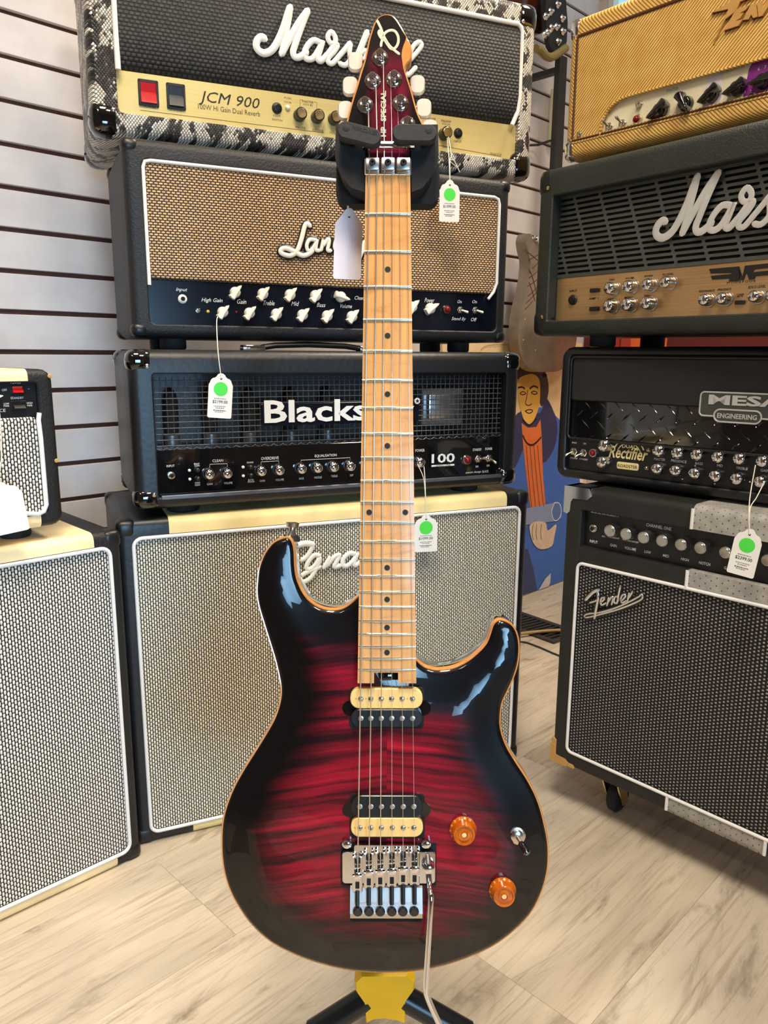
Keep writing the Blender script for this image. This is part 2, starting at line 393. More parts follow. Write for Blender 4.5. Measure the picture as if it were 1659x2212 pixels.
# ------------------------------------------------------------------ the room
FLA = R(45.0)
floor_me = box(-4.2, 5.2, -4.2, 5.2, -0.03, -0.0012)
floor = obj('floor', floor_me, flat('plank_joint', (140, 122, 100)), None, 0); floor['kind'] = 'structure'
# planks run along the slatted wall; seam positions come from two joints seen on the floor
D1 = Vector((math.cos(FLA), math.sin(FLA), 0)); D2 = Vector((-math.sin(FLA), math.cos(FLA), 0))
PW, PL = 0.2215, 1.22
seam = Vector((0.271, 0.818, 0)).dot(D2)
pl_me = None
for i in range(-8, 17):
    off = Vector((-0.29, 1.04, 0)).dot(D1) + (((i-2)*0.41) % 1.0)*PL
    for j in range(-3, 4):
        c = D2*(seam + PW*(i + 0.5)) + D1*(off + PL*(j + 0.5))
        if not (-2.3 < c.x < 2.9 and -0.4 < c.y < 4.2): continue
        if c.y < 0.15 and abs(c.x) > 1.2: continue
        if pl_me is None:
            o = obj('plank', bbox(-PL/2+0.00015, PL/2-0.00015, -PW/2+0.00015, PW/2-0.00015, -0.006, 0.0, 0.0003, 1), MT['floor'], floor, 0); pl_me = o.data
        else:
            o = bpy.data.objects.new('plank', pl_me); COL.objects.link(o); o.parent = floor
        o.location = c; o.rotation_euler = (0, 0, FLA)
# slatted wall
WA = 0.78157; WD = Vector((math.sin(WA), math.cos(WA), 0)); WN = Vector((math.cos(WA), -math.sin(WA), 0)); WP = Vector((0, 2.247, 0))
MW = Matrix(((WD.x, -WN.x, 0, WP.x), (WD.y, -WN.y, 0, WP.y), (0, 0, 1, 0), (0, 0, 0, 1)))     # local: x along wall, y into the wall, z up
def onwall(u, v, off=0.0):
    p = MW.inverted() @ onplane(u, v, WP + WN*off, WN); return p.x, p.z
SEND = onwall(1299, 20)[0]; SMID = 0.15; S0 = -3.2
wl = obj('wall_left', box(S0, SEND, 0.0095, 0.06, 0, 2.7), MT['groove'], None, 0); wl.matrix_world = MW; wl['kind'] = 'structure'
GH = 0.0095
for a, b, z0 in ((S0, SMID-0.0008, 1.4408), (SMID+0.0008, SEND, 1.4408 - 0.735*0.0762)):
    k = math.ceil((2.7 - z0)/0.0762); me = None
    z = z0 + k*0.0762
    while z > 0.05:
        lo = max(z - 0.0762, 0.0)
        hgt = (z - GH/2) - (lo + (GH/2 if lo > 0 else 0))
        if hgt > 0.01 and z - GH/2 <= 2.72:
            g = bbox(a, b, 0, 0.0105, lo + (GH/2 if lo > 0 else 0), z - GH/2, 0.0008, 1)
            obj('slat', g, MT['slat'], wl, 0)
        z -= 0.0762
# right wall behind the second stack, meeting the slatted wall in the corner
CORN = MW @ Vector((SEND, 0, 0))
RD = Vector((WD.y, -WD.x, 0)); MR = Matrix(((RD.x, WD.x, 0, CORN.x), (RD.y, WD.y, 0, CORN.y), (0, 0, 1, 0), (0, 0, 0, 1)))
def onright(u, v, off=0.0):
    p = MR.inverted() @ onplane(u, v, CORN - WD*off, WD); return p.x, p.z
# the other two sides of the shop and its ceiling, behind and beside the photographer
wb = obj('wall_back', join(box(S0-0.06, SEND+0.06, -4.26, -4.2, 0, 2.75)), plain('taupe_wall', (120, 112, 106), 0.8, 0, 0.1, 3), None, 0); wb.matrix_world = MW; wb['kind'] = 'structure'
we = obj('wall_front', box(S0-0.06, S0, -4.2, 0.06, 0, 2.75), bpy.data.materials['taupe_wall'], None, 0); we.matrix_world = MW; we['kind'] = 'structure'
ce = obj('ceiling', box(S0-0.06, SEND+0.06, -4.26, 0.06, 2.75, 2.8), MT['paint'], None, 0); ce.matrix_world = MW; ce['kind'] = 'structure'
# the wall stands around a high window
wx0, wz0 = 0.03, 1.98
g = join(box(-0.02, 4.2, 0.0, 0.06, 0, wz0), box(-0.02, wx0, 0, 0.06, wz0, 2.75), box(1.2, 4.2, 0, 0.06, wz0, 2.75))
wr = obj('wall_right', g, MT['paint'], None, 0); wr.matrix_world = MR; wr['kind'] = 'structure'
wf = obj('window_1', join(box(wx0, wx0+0.02, -0.005, 0.05, wz0, 2.7), box(1.18, 1.2, -0.005, 0.05, wz0, 2.7), box(wx0, 1.2, -0.005, 0.05, wz0, wz0+0.02)), MT['white'], None, 0)
wf.matrix_world = MR; wf['kind'] = 'structure'
m, nt, b = base('daylit_pane'); o_, x_, y_, z_ = coords(); setp(b, mix(noise(o_, 2, 2), lin((150, 205, 235)), lin((190, 225, 245))), 0.1, emit=lin((160, 215, 245)), estr=0.9)
obj('pane', box(wx0+0.02, 1.18, 0.03, 0.036, wz0+0.02, 2.7), m, wf, 0)
# ------------------------------------------------------------------ amplifiers: shared builder
class Amp:
    """local frame: x along the front, y into the box, z up; origin at the lower left front corner"""
    def __init__(s, name, label, bl, yaw, w, h, fl, fr, fb, ft, depth, tx, cat='amplifier', re=0.012, rc=0.016, rec=0.012, ro=0.004, shellrec=None):
        a = R(yaw); d = Vector((math.cos(a), math.sin(a), 0)); P = Vector(bl) - d*fl - Vector((0, 0, fb))
        s.M = Matrix(((math.cos(a), -math.sin(a), 0, P.x), (math.sin(a), math.cos(a), 0, P.y), (0, 0, 1, P.z), (0, 0, 0, 1)))
        s.Mi = s.M.inverted(); s.n = s.M.to_3x3() @ Vector((0, -1, 0)); s.d = d
        s.W = w + fl + fr; s.H = h + fb + ft; s.D = depth; s.re = re
        s.x0, s.x1, s.z0, s.z1 = fl, fl + w, fb, fb + h; s.rec = rec; s.rc = rc
        s.t = thing(name, label, cat, s.M)
        W, H = s.W, s.H; L = [(s.x0, s.x1, s.z0, s.z1, ro, shellrec or rec), (s.x0, s.x1, s.z0, s.z1, ro, 0.002), (s.x0-0.002, s.x1+0.002, s.z0-0.002, s.z1+0.002, ro+0.002, 0)]
        for k in range(5):
            t = math.pi/2*k/4; i = re*(1-math.sin(t)); L.append((i, W-i, i, H-i, max(rc-i, 0.001), re*(1-math.cos(t))))
        for k in range(3):
            t = math.pi/2*k/2; i = re*(1-math.cos(t)); L.append((i, W-i, i, H-i, max(rc-i, 0.001), depth-re*(1-math.sin(t))))
        s.body = obj('shell', lrect(L), MT[tx] if isinstance(tx, str) else tx, s.t, 40)
    def p3(s, u, v, d=0.0):
        q = s.Mi @ onplane(u, v, s.M @ Vector((0, d, 0)), s.n); return q
    def px(s, u, v, d=0.0):
        q = s.p3(u, v, d); return q.x, q.z
    def mpp(s, u, v, d=0.0):                        # metres of height per pixel there
        return abs(s.p3(u, v-5, d).z - s.p3(u, v+5, d).z)/10
    def add(s, name, g, m, parent=None, smooth=35, label=None):
        o = obj(name, g, MT[m] if isinstance(m, str) else m, parent or s.t, smooth)
        if label: o['label'] = label
        return o
    def text(s, t, u0, v0, u1, v1, hpx, d, m='print_white', name='lettering', lift=0.0004, **kw):   # baseline from pixel (u0,v0) to (u1,v1)
        a, b = s.px(u0, v0, d), s.px(u1, v1, d); h = hpx*s.mpp(u0, v0, d)
        return s.add(name, fit_text(t, a[0], b[0], (a[1]+b[1])/2, h, d - lift, **kw), m, None, 0)
    def corners(s, size, m, o=0.0015, which=('bl', 'br', 'tl', 'tr'), back=True, r=0.010, screw=None, sz=None):
        sz = sz or size
        for w in which:
            for yy in ((-o, size), (s.D-size, s.D+o)) if back else ((-o, size),):
                xa, xb = (-o, size) if w[1] == 'l' else (s.W-size, s.W+o)
                za, zb = (-0.0003, sz) if w[0] == 'b' else (s.H-sz, s.H+0.0003)
                c = s.add('corner_protector', bbox(xa, xb, yy[0], yy[1], za, zb, r, 3), m)
                if screw and yy[0] < 0:
                    sx = size*0.72 if w[1] == 'l' else s.W-size*0.72; szz = sz*0.70 if w[0] == 'b' else s.H-sz*0.70
                    s.add('screw', lathe([(0.0035, 0), (0.0034, 0.0008), (0.002, 0.0016), (0.0004, 0.0017)], sx, szz, -o, 10), screw, c)
    def feet(s, h, r, xs=(0.07,), m='rubber', ys=None):
        h = h - 0.0006
        for x in (xs[0], s.W - xs[0]):
            for y in (ys or (0.06, s.D-0.06)):
                g = lathe([(r*0.92, 0), (r, 0.003), (r, h), (r*0.8, h)], 0, 0, 0, 18)
                g = xf(g, Matrix.Translation((x, y, -h)) @ Matrix.Rotation(-math.pi/2, 4, 'X')); s.add('foot', g, m)
    def piping(s, pts, r, m='piping', closed=False, name='piping', y=-0.001):
        return s.add(name, tube([(x, y, z) for x, z in pts], r, 8, closed), m, None, 60)
    def rectpipe(s, x0, x1, z0, z1, r, rad=0.012, m='piping', y=-0.001):
        return s.piping(rrect(x0, x1, z0, z1, rad, 5), r, m, True, y=y)
    # ---- controls, placed on the panel at depth d
    def knob_dome(s, u, v, d, rpx, L=0.018, m='chrome', skirt=None):
        x, z = s.px(u, v, d - L); r = rpx*s.mpp(u, v, d)
        k = s.add('knob', lathe([(r*1.02, 0), (r, L*0.1), (r*0.94, L*0.85), (r*0.80, L*0.97), (r*0.45, L*1.06), (r*0.05, L*1.09)], x, z, d, 20), m, None, 50)
        if skirt: s.add('skirt', lathe([(r*1.18, 0), (r*1.15, 0.002), (r, 0.0025)], x, z, d, 20), skirt, k)
        return k
    def knob_cap(s, u, v, d, rpx, L=0.015, side='black', cap='brassy', knurl=True):
        x, z = s.px(u, v, d - L); r = rpx*s.mpp(u, v, d); n = 36
        loops = []
        for rr, hh in ((1.0, 0), (1.0, L*0.15), (0.93, L*0.95), (0.86, L)):
            loops.append([(x + r*rr*(1+(0.04 if knurl and q % 2 else 0))*math.cos(2*math.pi*q/n), d-hh, z + r*rr*(1+(0.04 if knurl and q % 2 else 0))*math.sin(2*math.pi*q/n)) for q in range(n)])
        k = s.add('knob', loft(loops), side, None, 30)
        s.add('knob_cap', lathe([(r*0.76, 0), (r*0.76, 0.0006), (r*0.70, 0.0011), (r*0.1, 0.0009)], x, z, d-L, 24), cap, k)
        return k
    def knob_chicken(s, u, v, d, rpx, ang, m, L=0.013):
        x, z = s.px(u, v, d - L*0.6); r = rpx*s.mpp(u, v, d)
        k = s.add('knob', lathe([(r, 0), (r*0.98, L*0.3), (r*0.80, L*0.62), (r*0.72, L*0.66)], x, z, d, 22), m, None, 40)
        # pointer bar: a pinched fin with a rounded tail and a narrow tip
        top = [(-1.55, 0), (-1.25, 0.24), (-0.5, 0.36), (0.3, 0.40), (0.95, 0.55), (1.30, 0.62), (1.42, 0.35), (1.42, -0.35), (1.30, -0.62), (0.95, -0.55), (0.3, -0.40), (-0.5, -0.36), (-1.25, -0.24)]
        ca, sa = math.cos(R(ang)), math.sin(R(ang))
        def lp(sc, h): return [(x + r*(p*ca - q*sc*sa), d-h, z + r*(p*sa + q*sc*ca)) for p, q in top]
        s.add('pointer', loft([lp(1.1, L*0.15), lp(1.0, L*0.7), lp(0.8, L*1.0), lp(0.55, L*1.05)]), m, k, 40)
        return k
    def jack(s, u, v, d, rpx, m='nickel'):
        x, z = s.px(u, v, d); r = rpx*s.mpp(u, v, d)
        j = s.add('jack_socket', lathe([(r*1.0, 0), (r*1.0, 0.002), (r*0.9, 0.003), (r*0.72, 0.0032), (r*0.70, 0.006), (r*0.5, 0.0064), (r*0.45, 0.001)], x, z, d, 6*4), m)
        s.add('socket_hole', lathe([(r*0.46, 0), (r*0.44, 0.0002)], x, z, d-0.0058, 16), 'void', j); return j
    def toggle(s, u, v, d, rpx, ax, az, m='nickel', tip=None, L=0.016):
        x, z = s.px(u, v, d); r = rpx*s.mpp(u, v, d)
        t = s.add('toggle_switch', join(lathe([(r, 0), (r, 0.002), (r*0.9, 0.0026)], x, z, d, 6), lathe([(r*0.72, 0.002), (r*0.70, 0.006), (r*0.5, 0.0066)], x, z, d, 16)), m)
        e = Vector((ax, -1, az)).normalized()*L; q = Vector((x, d-0.005, z))
        s.add('lever', tube([q, q + e*0.5, q + e*0.9, q + e], [r*0.20, r*0.28, r*0.36, r*0.2], 10), tip or m, t, 50); return t
    def jewel(s, u, v, d, rpx, m='jewel', ring='nickel', n=14):
        x, z = s.px(u, v, d); r = rpx*s.mpp(u, v, d)
        t = s.add('pilot_light', lathe([(r, 0), (r, 0.003), (r*0.86, 0.006), (r*0.68, 0.0062), (r*0.68, 0.002)], x, z, d, 24), ring)
        s.add('lens', lathe([(r*0.66, 0.002), (r*0.66, 0.007), (r*0.5, 0.010), (r*0.2, 0.0116), (r*0.02, 0.0118)], x, z, d, n), m, t); return t
    def dot(s, u, v, d, rpx, m, name='led', h=0.003):
        x, z = s.px(u, v, d); r = rpx*s.mpp(u, v, d)
        return s.add(name, lathe([(r, 0), (r, h*0.5), (r*0.7, h*0.9), (r*0.1, h)], x, z, d, 14), m, None, 50)
    def rect(s, u0, v0, u1, v1, d0, d1, m, name, r=0.0015, parent=None):    # block between two pixel corners
        a, b = s.px(u0, v1, d0), s.px(u1, v0, d0)
        return s.add(name, plate(a[0], b[0], a[1], b[1], d0, d1, r), m, parent)
    def rocker(s, u0, v0, u1, v1, d, m, frame='black', name='rocker_switch'):
        a, b = s.px(u0, v1, d), s.px(u1, v0, d); w = b[0]-a[0]; h = b[1]-a[1]
        f = s.add(name, join(plate(a[0], b[0], a[1], a[1]+h*0.12, d-0.003, d), plate(a[0], b[0], b[1]-h*0.12, b[1], d-0.003, d), plate(a[0], a[0]+w*0.13, a[1], b[1], d-0.003, d), plate(b[0]-w*0.13, b[0], a[1], b[1], d-0.003, d)), frame)
        zc = (a[1]+b[1])/2
        cs = [(d, a[1]+h*0.1), (d-0.0065, a[1]+h*0.12), (d-0.004, zc-h*0.1), (d-0.0015, zc+h*0.05), (d-0.003, b[1]-h*0.12), (d, b[1]-h*0.1)]
        s.add('rocker', xprism(cs, a[0]+w*0.12, b[0]-w*0.12), m, f, 20); return f
    def line(s, pts, d, wpx, m, name='printed_line', lift=0.0003):
        q = [s.px(u, v, d) for u, v in pts]; r = wpx*s.mpp(*pts[0], d)/2
        return s.add(name, tube([(x, d-lift, z) for x, z in q], r, 4, False, 0.1), m, None, 0)
    def strokes(s, name, strokes, r, d, m, flat=0.6, n=8):      # pen strokes given in pixels of the photograph
        gs = []
        for st in strokes:
            rr = [r*st[0]]; pts = [s.px(u, v, d) for u, v in st[1:]]
            gs.append(stroke(pts, r*st[0], d, 4, n, flat))
        return s.add(name, join(*gs), m, None, 60)
    def gfront(s, us, d, m, name, r=0.002, thick=0.004, b=0.0006):
        x0, x1, z0, z1 = us; return s.add(name, plate(x0, x1, z0, z1, d, d+thick, r, b), m)
MARSH = [  # the flowing script wordmark, pixel coordinates read off the front of the reptile-skin head
 (1.15, (572,84),(565,80),(556,87),(553.5,99),(559.6,110),(572,115),(587,108.5),(599.5,90),(612,61.5),(621,32.5),(627,16)),
 (0.95, (627,16),(624,40),(617,75),(608,117)), (1.1, (608,117),(622,90),(645,50),(664.5,23.5)),
 (1.05, (664.5,23.5),(650,60),(638,95),(633,112),(637,123),(648,123),(662,113)),
 (0.95, (692,92),(677,87),(663,101),(657,119),(664.5,128),(677,125),(690,105),(697,88),(690,112),(686,126),(693,132),(706,119)),
 (0.85, (706,119),(717,104),(724,91),(724,80),(716,69),(708,79),(713,92),(724,95),(729,98),(722,111),(710,124),(709,134),(718,137),(731,123)),
 (0.85, (731,123),(745,107),(757,93),(755,108),(756,130),(745,141),(734,137)),
 (1.05, (793,70),(782,97),(772,122),(764,145)), (0.85, (768,132),(779,115),(790,110),(792,118),(786,135),(790,147),(800,140)),
 (0.85, (825,125),(811,120),(800,132),(797,146),(805,152),(817,147),(826,128),(829,122),(823,143),(824,153),(833,150)),
 (0.8, (833,150),(852,128),(868,98),(866,88),(857,96),(845,128),(840,150),(846,158),(858,150)),
 (0.8, (858,150),(880,135),(905,108),(911,96),(905,91),(893,100),(880,130),(876,155),(882,162),(898,146))]
def sc(P, k):
    return (P[0]*k, P[1]*k, CAMH + (P[2]-CAMH)*k)
def strip_top(A, x0, x1, m, front_to, name, o=0.0009):          # covering that wraps over the top front edge
    re = A.re; cs = [(-o, front_to), (-o, A.H-re)]
    for k in range(1, 5):
        t = math.pi/2*k/4; cs.append((re-(re+o)*math.cos(t), A.H-re+(re+0.0004)*math.sin(t)))
    cs += [(A.D-re, A.H+0.0004), (A.D-re, A.H-0.004), (0.004, A.H-re*0.7), (0.003, front_to)]
    return A.add(name, xprism(cs, x0, x1), m, None, 40)
def strip_bottom(A, x0, x1, m, front_to, name, o=0.0009):
    re = A.re; cs = [(-o, front_to), (-o, re)]
    for k in range(1, 5):
        t = math.pi/2*k/4; cs.append((re-(re+o)*math.cos(t), re-(re+o)*math.sin(t)))
    cs += [(0.06, -o), (0.06, 0.004), (0.004, re*0.7), (0.003, front_to)]
    return A.add(name, xprism(cs, x0, x1), m, None, 40)

# ---- speaker cabinet in the middle, cream and black with script badge
A = Amp('speaker_cabinet', 'speaker cabinet with cream top strip and cream weave grille carrying a white script badge', sc((-0.386, 1.138, 0.045), 1.031), 23.26, 0.7217, 0.5207, 0.024, 0.022, 0.0205, 0.030, 0.29, 'tolex_smooth', cat='speaker cabinet', rec=0.008, ro=0.012)
CAB = A
A.gfront((A.x0, A.x1, A.z0, A.z1), 0.003, 'weave_cab', 'grille_cloth', 0.012, 0.006, 0.002)
A.rectpipe(A.x0, A.x1, A.z0, A.z1, 0.0031, 0.014)
strip_top(A, 0.080, A.W-0.052, 'tolex_cream', A.z1+0.004, 'cream_top_strip')
strip_bottom(A, 0.095, A.W-0.052, 'tolex_cream', A.z0-0.004, 'cream_bottom_strip')
A.corners(0.030, 'black', 0.0012, back=True, r=0.009)
SIG = [(1.25, (676,1176),(664,1174),(650,1176),(641,1180)), (1.0, (676,1176),(671,1190),(662,1203),(652,1210)),
       (1.0, (690,1201),(680,1199),(668,1211),(662,1225),(668,1230),(680,1222),(691,1205),(685,1225),(672,1247),(656,1257),(646,1250),(660,1238),(690,1225)),
       (1.0, (700,1226),(714,1203),(706,1222),(722,1203),(733,1199),(728,1212),(722,1224),(734,1222)),
       (1.0, (768,1197),(755,1195),(742,1207),(741,1220),(750,1222),(762,1212),(772,1196),(765,1214),(768,1221),(778,1214)),
       (1.0, (800,1172),(788,1200),(786,1214),(796,1212)), (0.8, (782,1190),(810,1186)),
       (1.0, (815,1190),(808,1208),(818,1212),(832,1192),(826,1208),(836,1210)), (1.0, (845,1188),(840,1209),(852,1192),(860,1190)), (1.0, (866,1204),(880,1194),(872,1186),(862,1196),(866,1209),(884,1202))]
A.strokes('script_badge', SIG, 0.0044, -0.004, 'white', 0.5)

# ---- left cabinet, turned along the wall
zl = 0.022; B = onz(281, 1835, zl); yl = 44.1; wl_ = 0.69
d_ = Vector((math.cos(R(yl)), math.sin(R(yl)), 0)); BL = B - d_*wl_
A = Amp('speaker_cabinet', 'speaker cabinet with warm cream strips standing along the slatted wall under a small head', BL, yl, wl_, 0.518, 0.024, 0.020, 0.022, 0.025, 0.30, 'tolex_black', cat='speaker cabinet', rec=0.008, ro=0.012)
LCAB = A
A.gfront((A.x0, A.x1, A.z0, A.z1), 0.003, 'weave_left', 'grille_cloth', 0.012, 0.006, 0.002)
A.rectpipe(A.x0, A.x1, A.z0, A.z1, 0.0031, 0.014)
strip_top(A, 0.05, A.px(203, 1180)[0], 'tolex_cream2', A.z1+0.004, 'cream_top_strip')
strip_bottom(A, 0.05, A.px(254, 1860)[0], 'tolex_cream2', A.z0-0.004, 'cream_bottom_strip')
A.corners(0.028, 'black', 0.0012, r=0.009)

# ---- small head on the left cabinet
P = onz(140, 1132, LCAB.M.translation.z + LCAB.H + 0.021); wl_ = 0.46
BL = Vector(P) - d_*(wl_ + 0.022) + Vector((0, 0, 0.020))
def plane_z(u, v, P, yaw):
    n = Vector((math.sin(R(yaw)), -math.cos(R(yaw)), 0)); return onplane(u, v, P, n)
ztop = plane_z(112, 797, P, yl).z; Ht = ztop - P.z
A = Amp('amplifier_head', 'small amplifier head with red power rocker and cream weave grille on the left cabinet', BL, yl, wl_, Ht-0.038, 0.022, 0.022, 0.020, 0.018, 0.2, 'tolex_black', re=0.010, rec=0.010)
LHEAD = A
zs = A.px(60, 902)[1]
A.add('grille_cloth', plate(A.x0, A.x1-0.002, A.z0, zs, 0.002, 0.009, 0.008, 0.003), 'weave_left')
A.gfront((A.x0, A.x1, zs+0.001, A.z1), 0.008, 'black', 'control_panel', 0.001, 0.002)
A.piping([(A.x1-0.001, zs+0.006), (A.x1-0.003, zs-0.004), (A.x1-0.002, zs-0.03), (A.x1-0.002, A.z0+0.012), (A.x1-0.006, A.z0+0.003), (A.x1-0.014, A.z0), (A.x1-0.03, A.z0+0.003), (A.x1-0.06, A.z0), (A.x0, A.z0)], 0.0034)
strip_top(A, 0.06, A.px(58, 800)[0], 'tolex_cream2', A.z1+0.002, 'cream_top_strip')
strip_bottom(A, 0.06, A.px(90, 1135)[0], 'tolex_cream2', A.z0-0.002, 'cream_bottom_strip')
A.rocker(23, 832, 50, 850, 0.008, 'red'); A.rocker(25, 865, 55, 884, 0.008, 'black')
A.text('POWER', 23, 829, 45, 829, 5, 0.008); A.text('STANDBY', 23, 862, 51, 862, 5, 0.008); A.text('OFF', 4, 845, 15, 845, 5, 0.008)
A.text('LOW', 8, 874, 20, 874, 4, 0.008); A.text('PWR', 8, 879, 20, 879, 4, 0.008); A.text('HIGH', 58, 872, 70, 873, 4, 0.008); A.text('PWR', 59, 878, 70, 878, 4, 0.008); A.text('CE', -1, 890, 12, 890, 7, 0.008)
A.text('PRESENCE', -75, 893, -3, 891, 7, 0.008)
A.dot(61, 840, 0.008, 1.8, 'ledblue'); A.knob_chicken(-6, 858, 0.008, 7, 200, 'cream'); A.knob_chicken(-48, 860, 0.008, 7, 230, 'cream')
A.feet(0.021, 0.022, (0.05,))
for u, v, q in ((107, 812, 3.0), (122, 995, 3.2)):
    x, z = A.px(u, v, 0); A.add('torn_patch', lathe([(0.0032, 0), (0.0024, 0.0006), (0.0004, 0.0007)], x, z, -0.0004, 7), 'logo_tan')

# ---- black head with wire-mesh grille
zc = CAB.M.translation.z + CAB.H
bl = sc((-0.346, 1.149, 0.612), 1.031)
A = Amp('amplifier_head', 'black amplifier head with woven wire mesh grille and white block letter badge', bl, 23.73, 0.639, 0.194, 0.036, 0.030, 0.019, 0.037, 0.25, 'tolex_smooth', re=0.016, rc=0.022, rec=0.07)
BHEAD = A
zp = A.px(346, 973, 0.01)[1]
pan = A.gfront((A.x0, A.x1, A.z0, zp), 0.010, 'gloss', 'control_panel', 0.001, 0.03)
A.add('worn_edge', plate(A.x0+0.004, A.x1-0.004, A.z0-0.003, A.z0+0.003, -0.0006, 0.006, 0.002), 'wire')
# chassis interior: transformer, valves, floor
A.add('chassis', box(A.x0, A.x1, 0.020, 0.068, zp-0.002, zp+0.004), 'black', None, 0)
x, z = A.px(918, 905, 0.045); x2, z2 = A.px(990, 850, 0.045)
tr = A.add('transformer', join(bbox(x, x2, 0.030, 0.062, z, z2, 0.004, 2), bbox(x-0.008, x2+0.008, 0.042, 0.060, z-0.012, z2+0.012, 0.002, 1)), 'steel', None, 30)
for u in (372, 456, 540, 628, 706):
    x, z = A.px(u, 960, 0.05)
    g = xf(lathe([(0.010, 0), (0.012, 0.01), (0.012, 0.055), (0.009, 0.068), (0.003, 0.076), (0.0005, 0.077)], 0, 0, 0, 14), Matrix.Translation((x, 0.048, zp+0.02)) @ Matrix.Rotation(-math.pi/2, 4, 'X'))
    v = A.add('valve', g, 'void', None, 50)
    A.add('valve_base', xf(lathe([(0.013, 0), (0.013, 0.018), (0.011, 0.019)], 0, 0, 0, 14), Matrix.Translation((x, 0.048, zp+0.002)) @ Matrix.Rotation(-math.pi/2, 4, 'X')), 'wire', v)
# woven wires
gs = []; p = 0.00935; x = A.x0 + 0.003; i = 0
mx0, mx1, mz0, mz1 = A.x0+0.002, A.x1-0.002, zp+0.002, A.z1-0.002
while x < mx1:
    z = mz0; pts = []; j = 0
    while z < mz1: pts.append((x, 0.016 + 0.0010*math.sin(math.pi*(j*0.5 + i)), z)); z += p/2; j += 1
    gs.append(tube(pts, 0.00072, 4)); x += p; i += 1
z = mz0 + p*0.4; i = 0
while z < mz1:
    gs.append(tube([(mx0, 0.0155, z), ((mx0+mx1)/2, 0.0150, z), (mx1, 0.0155, z)], 0.00080, 4)); z += p; i += 1
x = mx0
while x < mx1 - p:                                            # twisted hem along the lower edge
    gs.append(tube([(x, 0.014, mz0-0.0005), (x+p*0.9, 0.012, mz0-0.003), (x+p*1.8, 0.014, mz0+0.001)], 0.0008, 4)); x += p*1.7
w_ = A.add('wire_mesh', join(*gs), 'wire', None, 60); w_['kind'] = 'stuff'
# badge
a0 = A.px(568, 917, 0.006); a1 = A.px(905, 861, 0.006)
badge = A.add('badge', plate(a0[0]-0.002, a1[0], a0[1]-0.003, a1[1]-0.004, 0.006, 0.010, 0.002), 'panelblue')
A.text('Blackstar', 571, 914, 893, 905, 49, 0.006, 'print_white', 'wordmark', bold=0.022, ext=0.02)
x, z = A.px(901, 866, 0.006); st = [(x + 0.0042*(1 if k % 2 == 0 else 0.42)*math.sin(math.pi*k/5), z + 0.0042*(1 if k % 2 == 0 else 0.42)*math.cos(math.pi*k/5)) for k in range(10)]
A.add('star_roundel', lathe([(0.0055, 0), (0.0055, 0.001)], x, z, 0.006, 20), 'print_white'); A.add('star', prism(st, 0.0044, 0.0052), 'print_black', None, 0)
dp = 0.010
A.jack(370, 1027, dp, 8.5)
for u, v in ((409, 1016), (410, 1035), (525, 1009), (525.5, 1028)): A.dot(u, v, dp, 3.2, 'white', 'led')
for u, v in ((426, 1015), (427, 1034), (541, 1009), (541.6, 1027)): A.dot(u, v, dp, 5.5, 'black', 'push_button', 0.006)
for u, v in ((454, 1026), (493, 1024), (567, 1019), (606, 1017), (654, 1014), (689, 1012), (724, 1010), (760, 1008), (798, 1006), (840, 1004), (875, 1002)): A.knob_dome(u, v, dp, 11, 0.016, 'chrome', 'black')
PK = A.knob_dome(911, 1000, dp, 11, 0.016, 'chrome', 'black')
A.text('100', 932, 1001, 982, 998, 20, dp, 'print_white', bold=0.02)
A.rect(932, 1002, 982, 1009, dp-0.0004, dp, 'print_white', 'printed_bar', 0.0003)
A.text('SERIES ONE', 941, 1008, 973, 1006, 4.5, dp, 'print_black', lift=0.0008)
A.jewel(1007, 993, dp, 11); A.toggle(1033, 991, dp, 9, 0.7, 0.3); A.toggle(1056, 990, dp, 9, 0.5, -0.6)
for t, u0, v0, u1, v1, h in (('INPUT', 360, 1009, 377, 1009, 5), ('CLEAN', 459, 998.5, 482, 997.5, 6), ('OVERDRIVE', 564, 994, 602, 992, 6.5), ('EQUALISATION', 680, 989, 727, 986, 6.5), ('GAIN', 447, 1048, 459, 1047.5, 4.5), ('VOLUME', 484, 1046, 502, 1045, 4.5), ('GAIN', 561, 1041, 572, 1040.5, 4.5), ('VOLUME', 595, 1039, 613, 1038, 4.5), ('BASS', 646, 1036, 656, 1035.5, 4.5), ('MIDDLE', 679, 1034, 695, 1033, 4.5), ('TREBLE', 715, 1031, 729, 1030, 4.5), ('ISF', 756, 1029, 763, 1028.5, 4.5),
   ('BRIGHT', 419, 1004, 431, 1003.5, 3.6), ('CLEAN', 420, 1008, 431, 1007.5, 3.6), ('WARM', 421, 1045, 432, 1044.5, 3.6), ('CLEAN', 421, 1049.5, 432, 1049, 3.6), ('CRUNCH', 533, 1001, 547, 1000.5, 3.6), ('SUPER', 536, 1038.5, 548, 1038, 3.6), ('CRUNCH', 535, 1042.5, 549, 1042, 3.6),
   ('POWER', 897, 976.5, 917, 975.5, 6), ('STANDBY', 1021, 974.5, 1040, 973.5, 5.5), ('POWER', 1048, 972.5, 1063, 972, 5.5), ('ON', 1027, 1010, 1033, 1009.8, 4.5), ('ON', 1051, 1008, 1057, 1007.8, 4.5), ('patent design', 1006, 1023.5, 1039, 1022, 5), ('BLACK', 1042, 1021, 1055, 1020.5, 5)):
    A.text(t, u0, v0, u1, v1, h, dp)
A.line([(453, 1012), (453, 1003), (491, 1001.5), (491, 1010)], dp, 0.8, 'print_white'); A.line([(564, 1006), (564, 997.5), (602, 995.5), (602, 1004)], dp, 0.8, 'print_white'); A.line([(650, 1001), (650, 994), (756, 988.5), (756, 996)], dp, 0.8, 'print_white')
A.corners(0.040, 'gloss', 0.0022, r=0.014, screw='nickel', sz=0.036)
A.feet(A.M.translation.z - zc, 0.027, (0.082,))
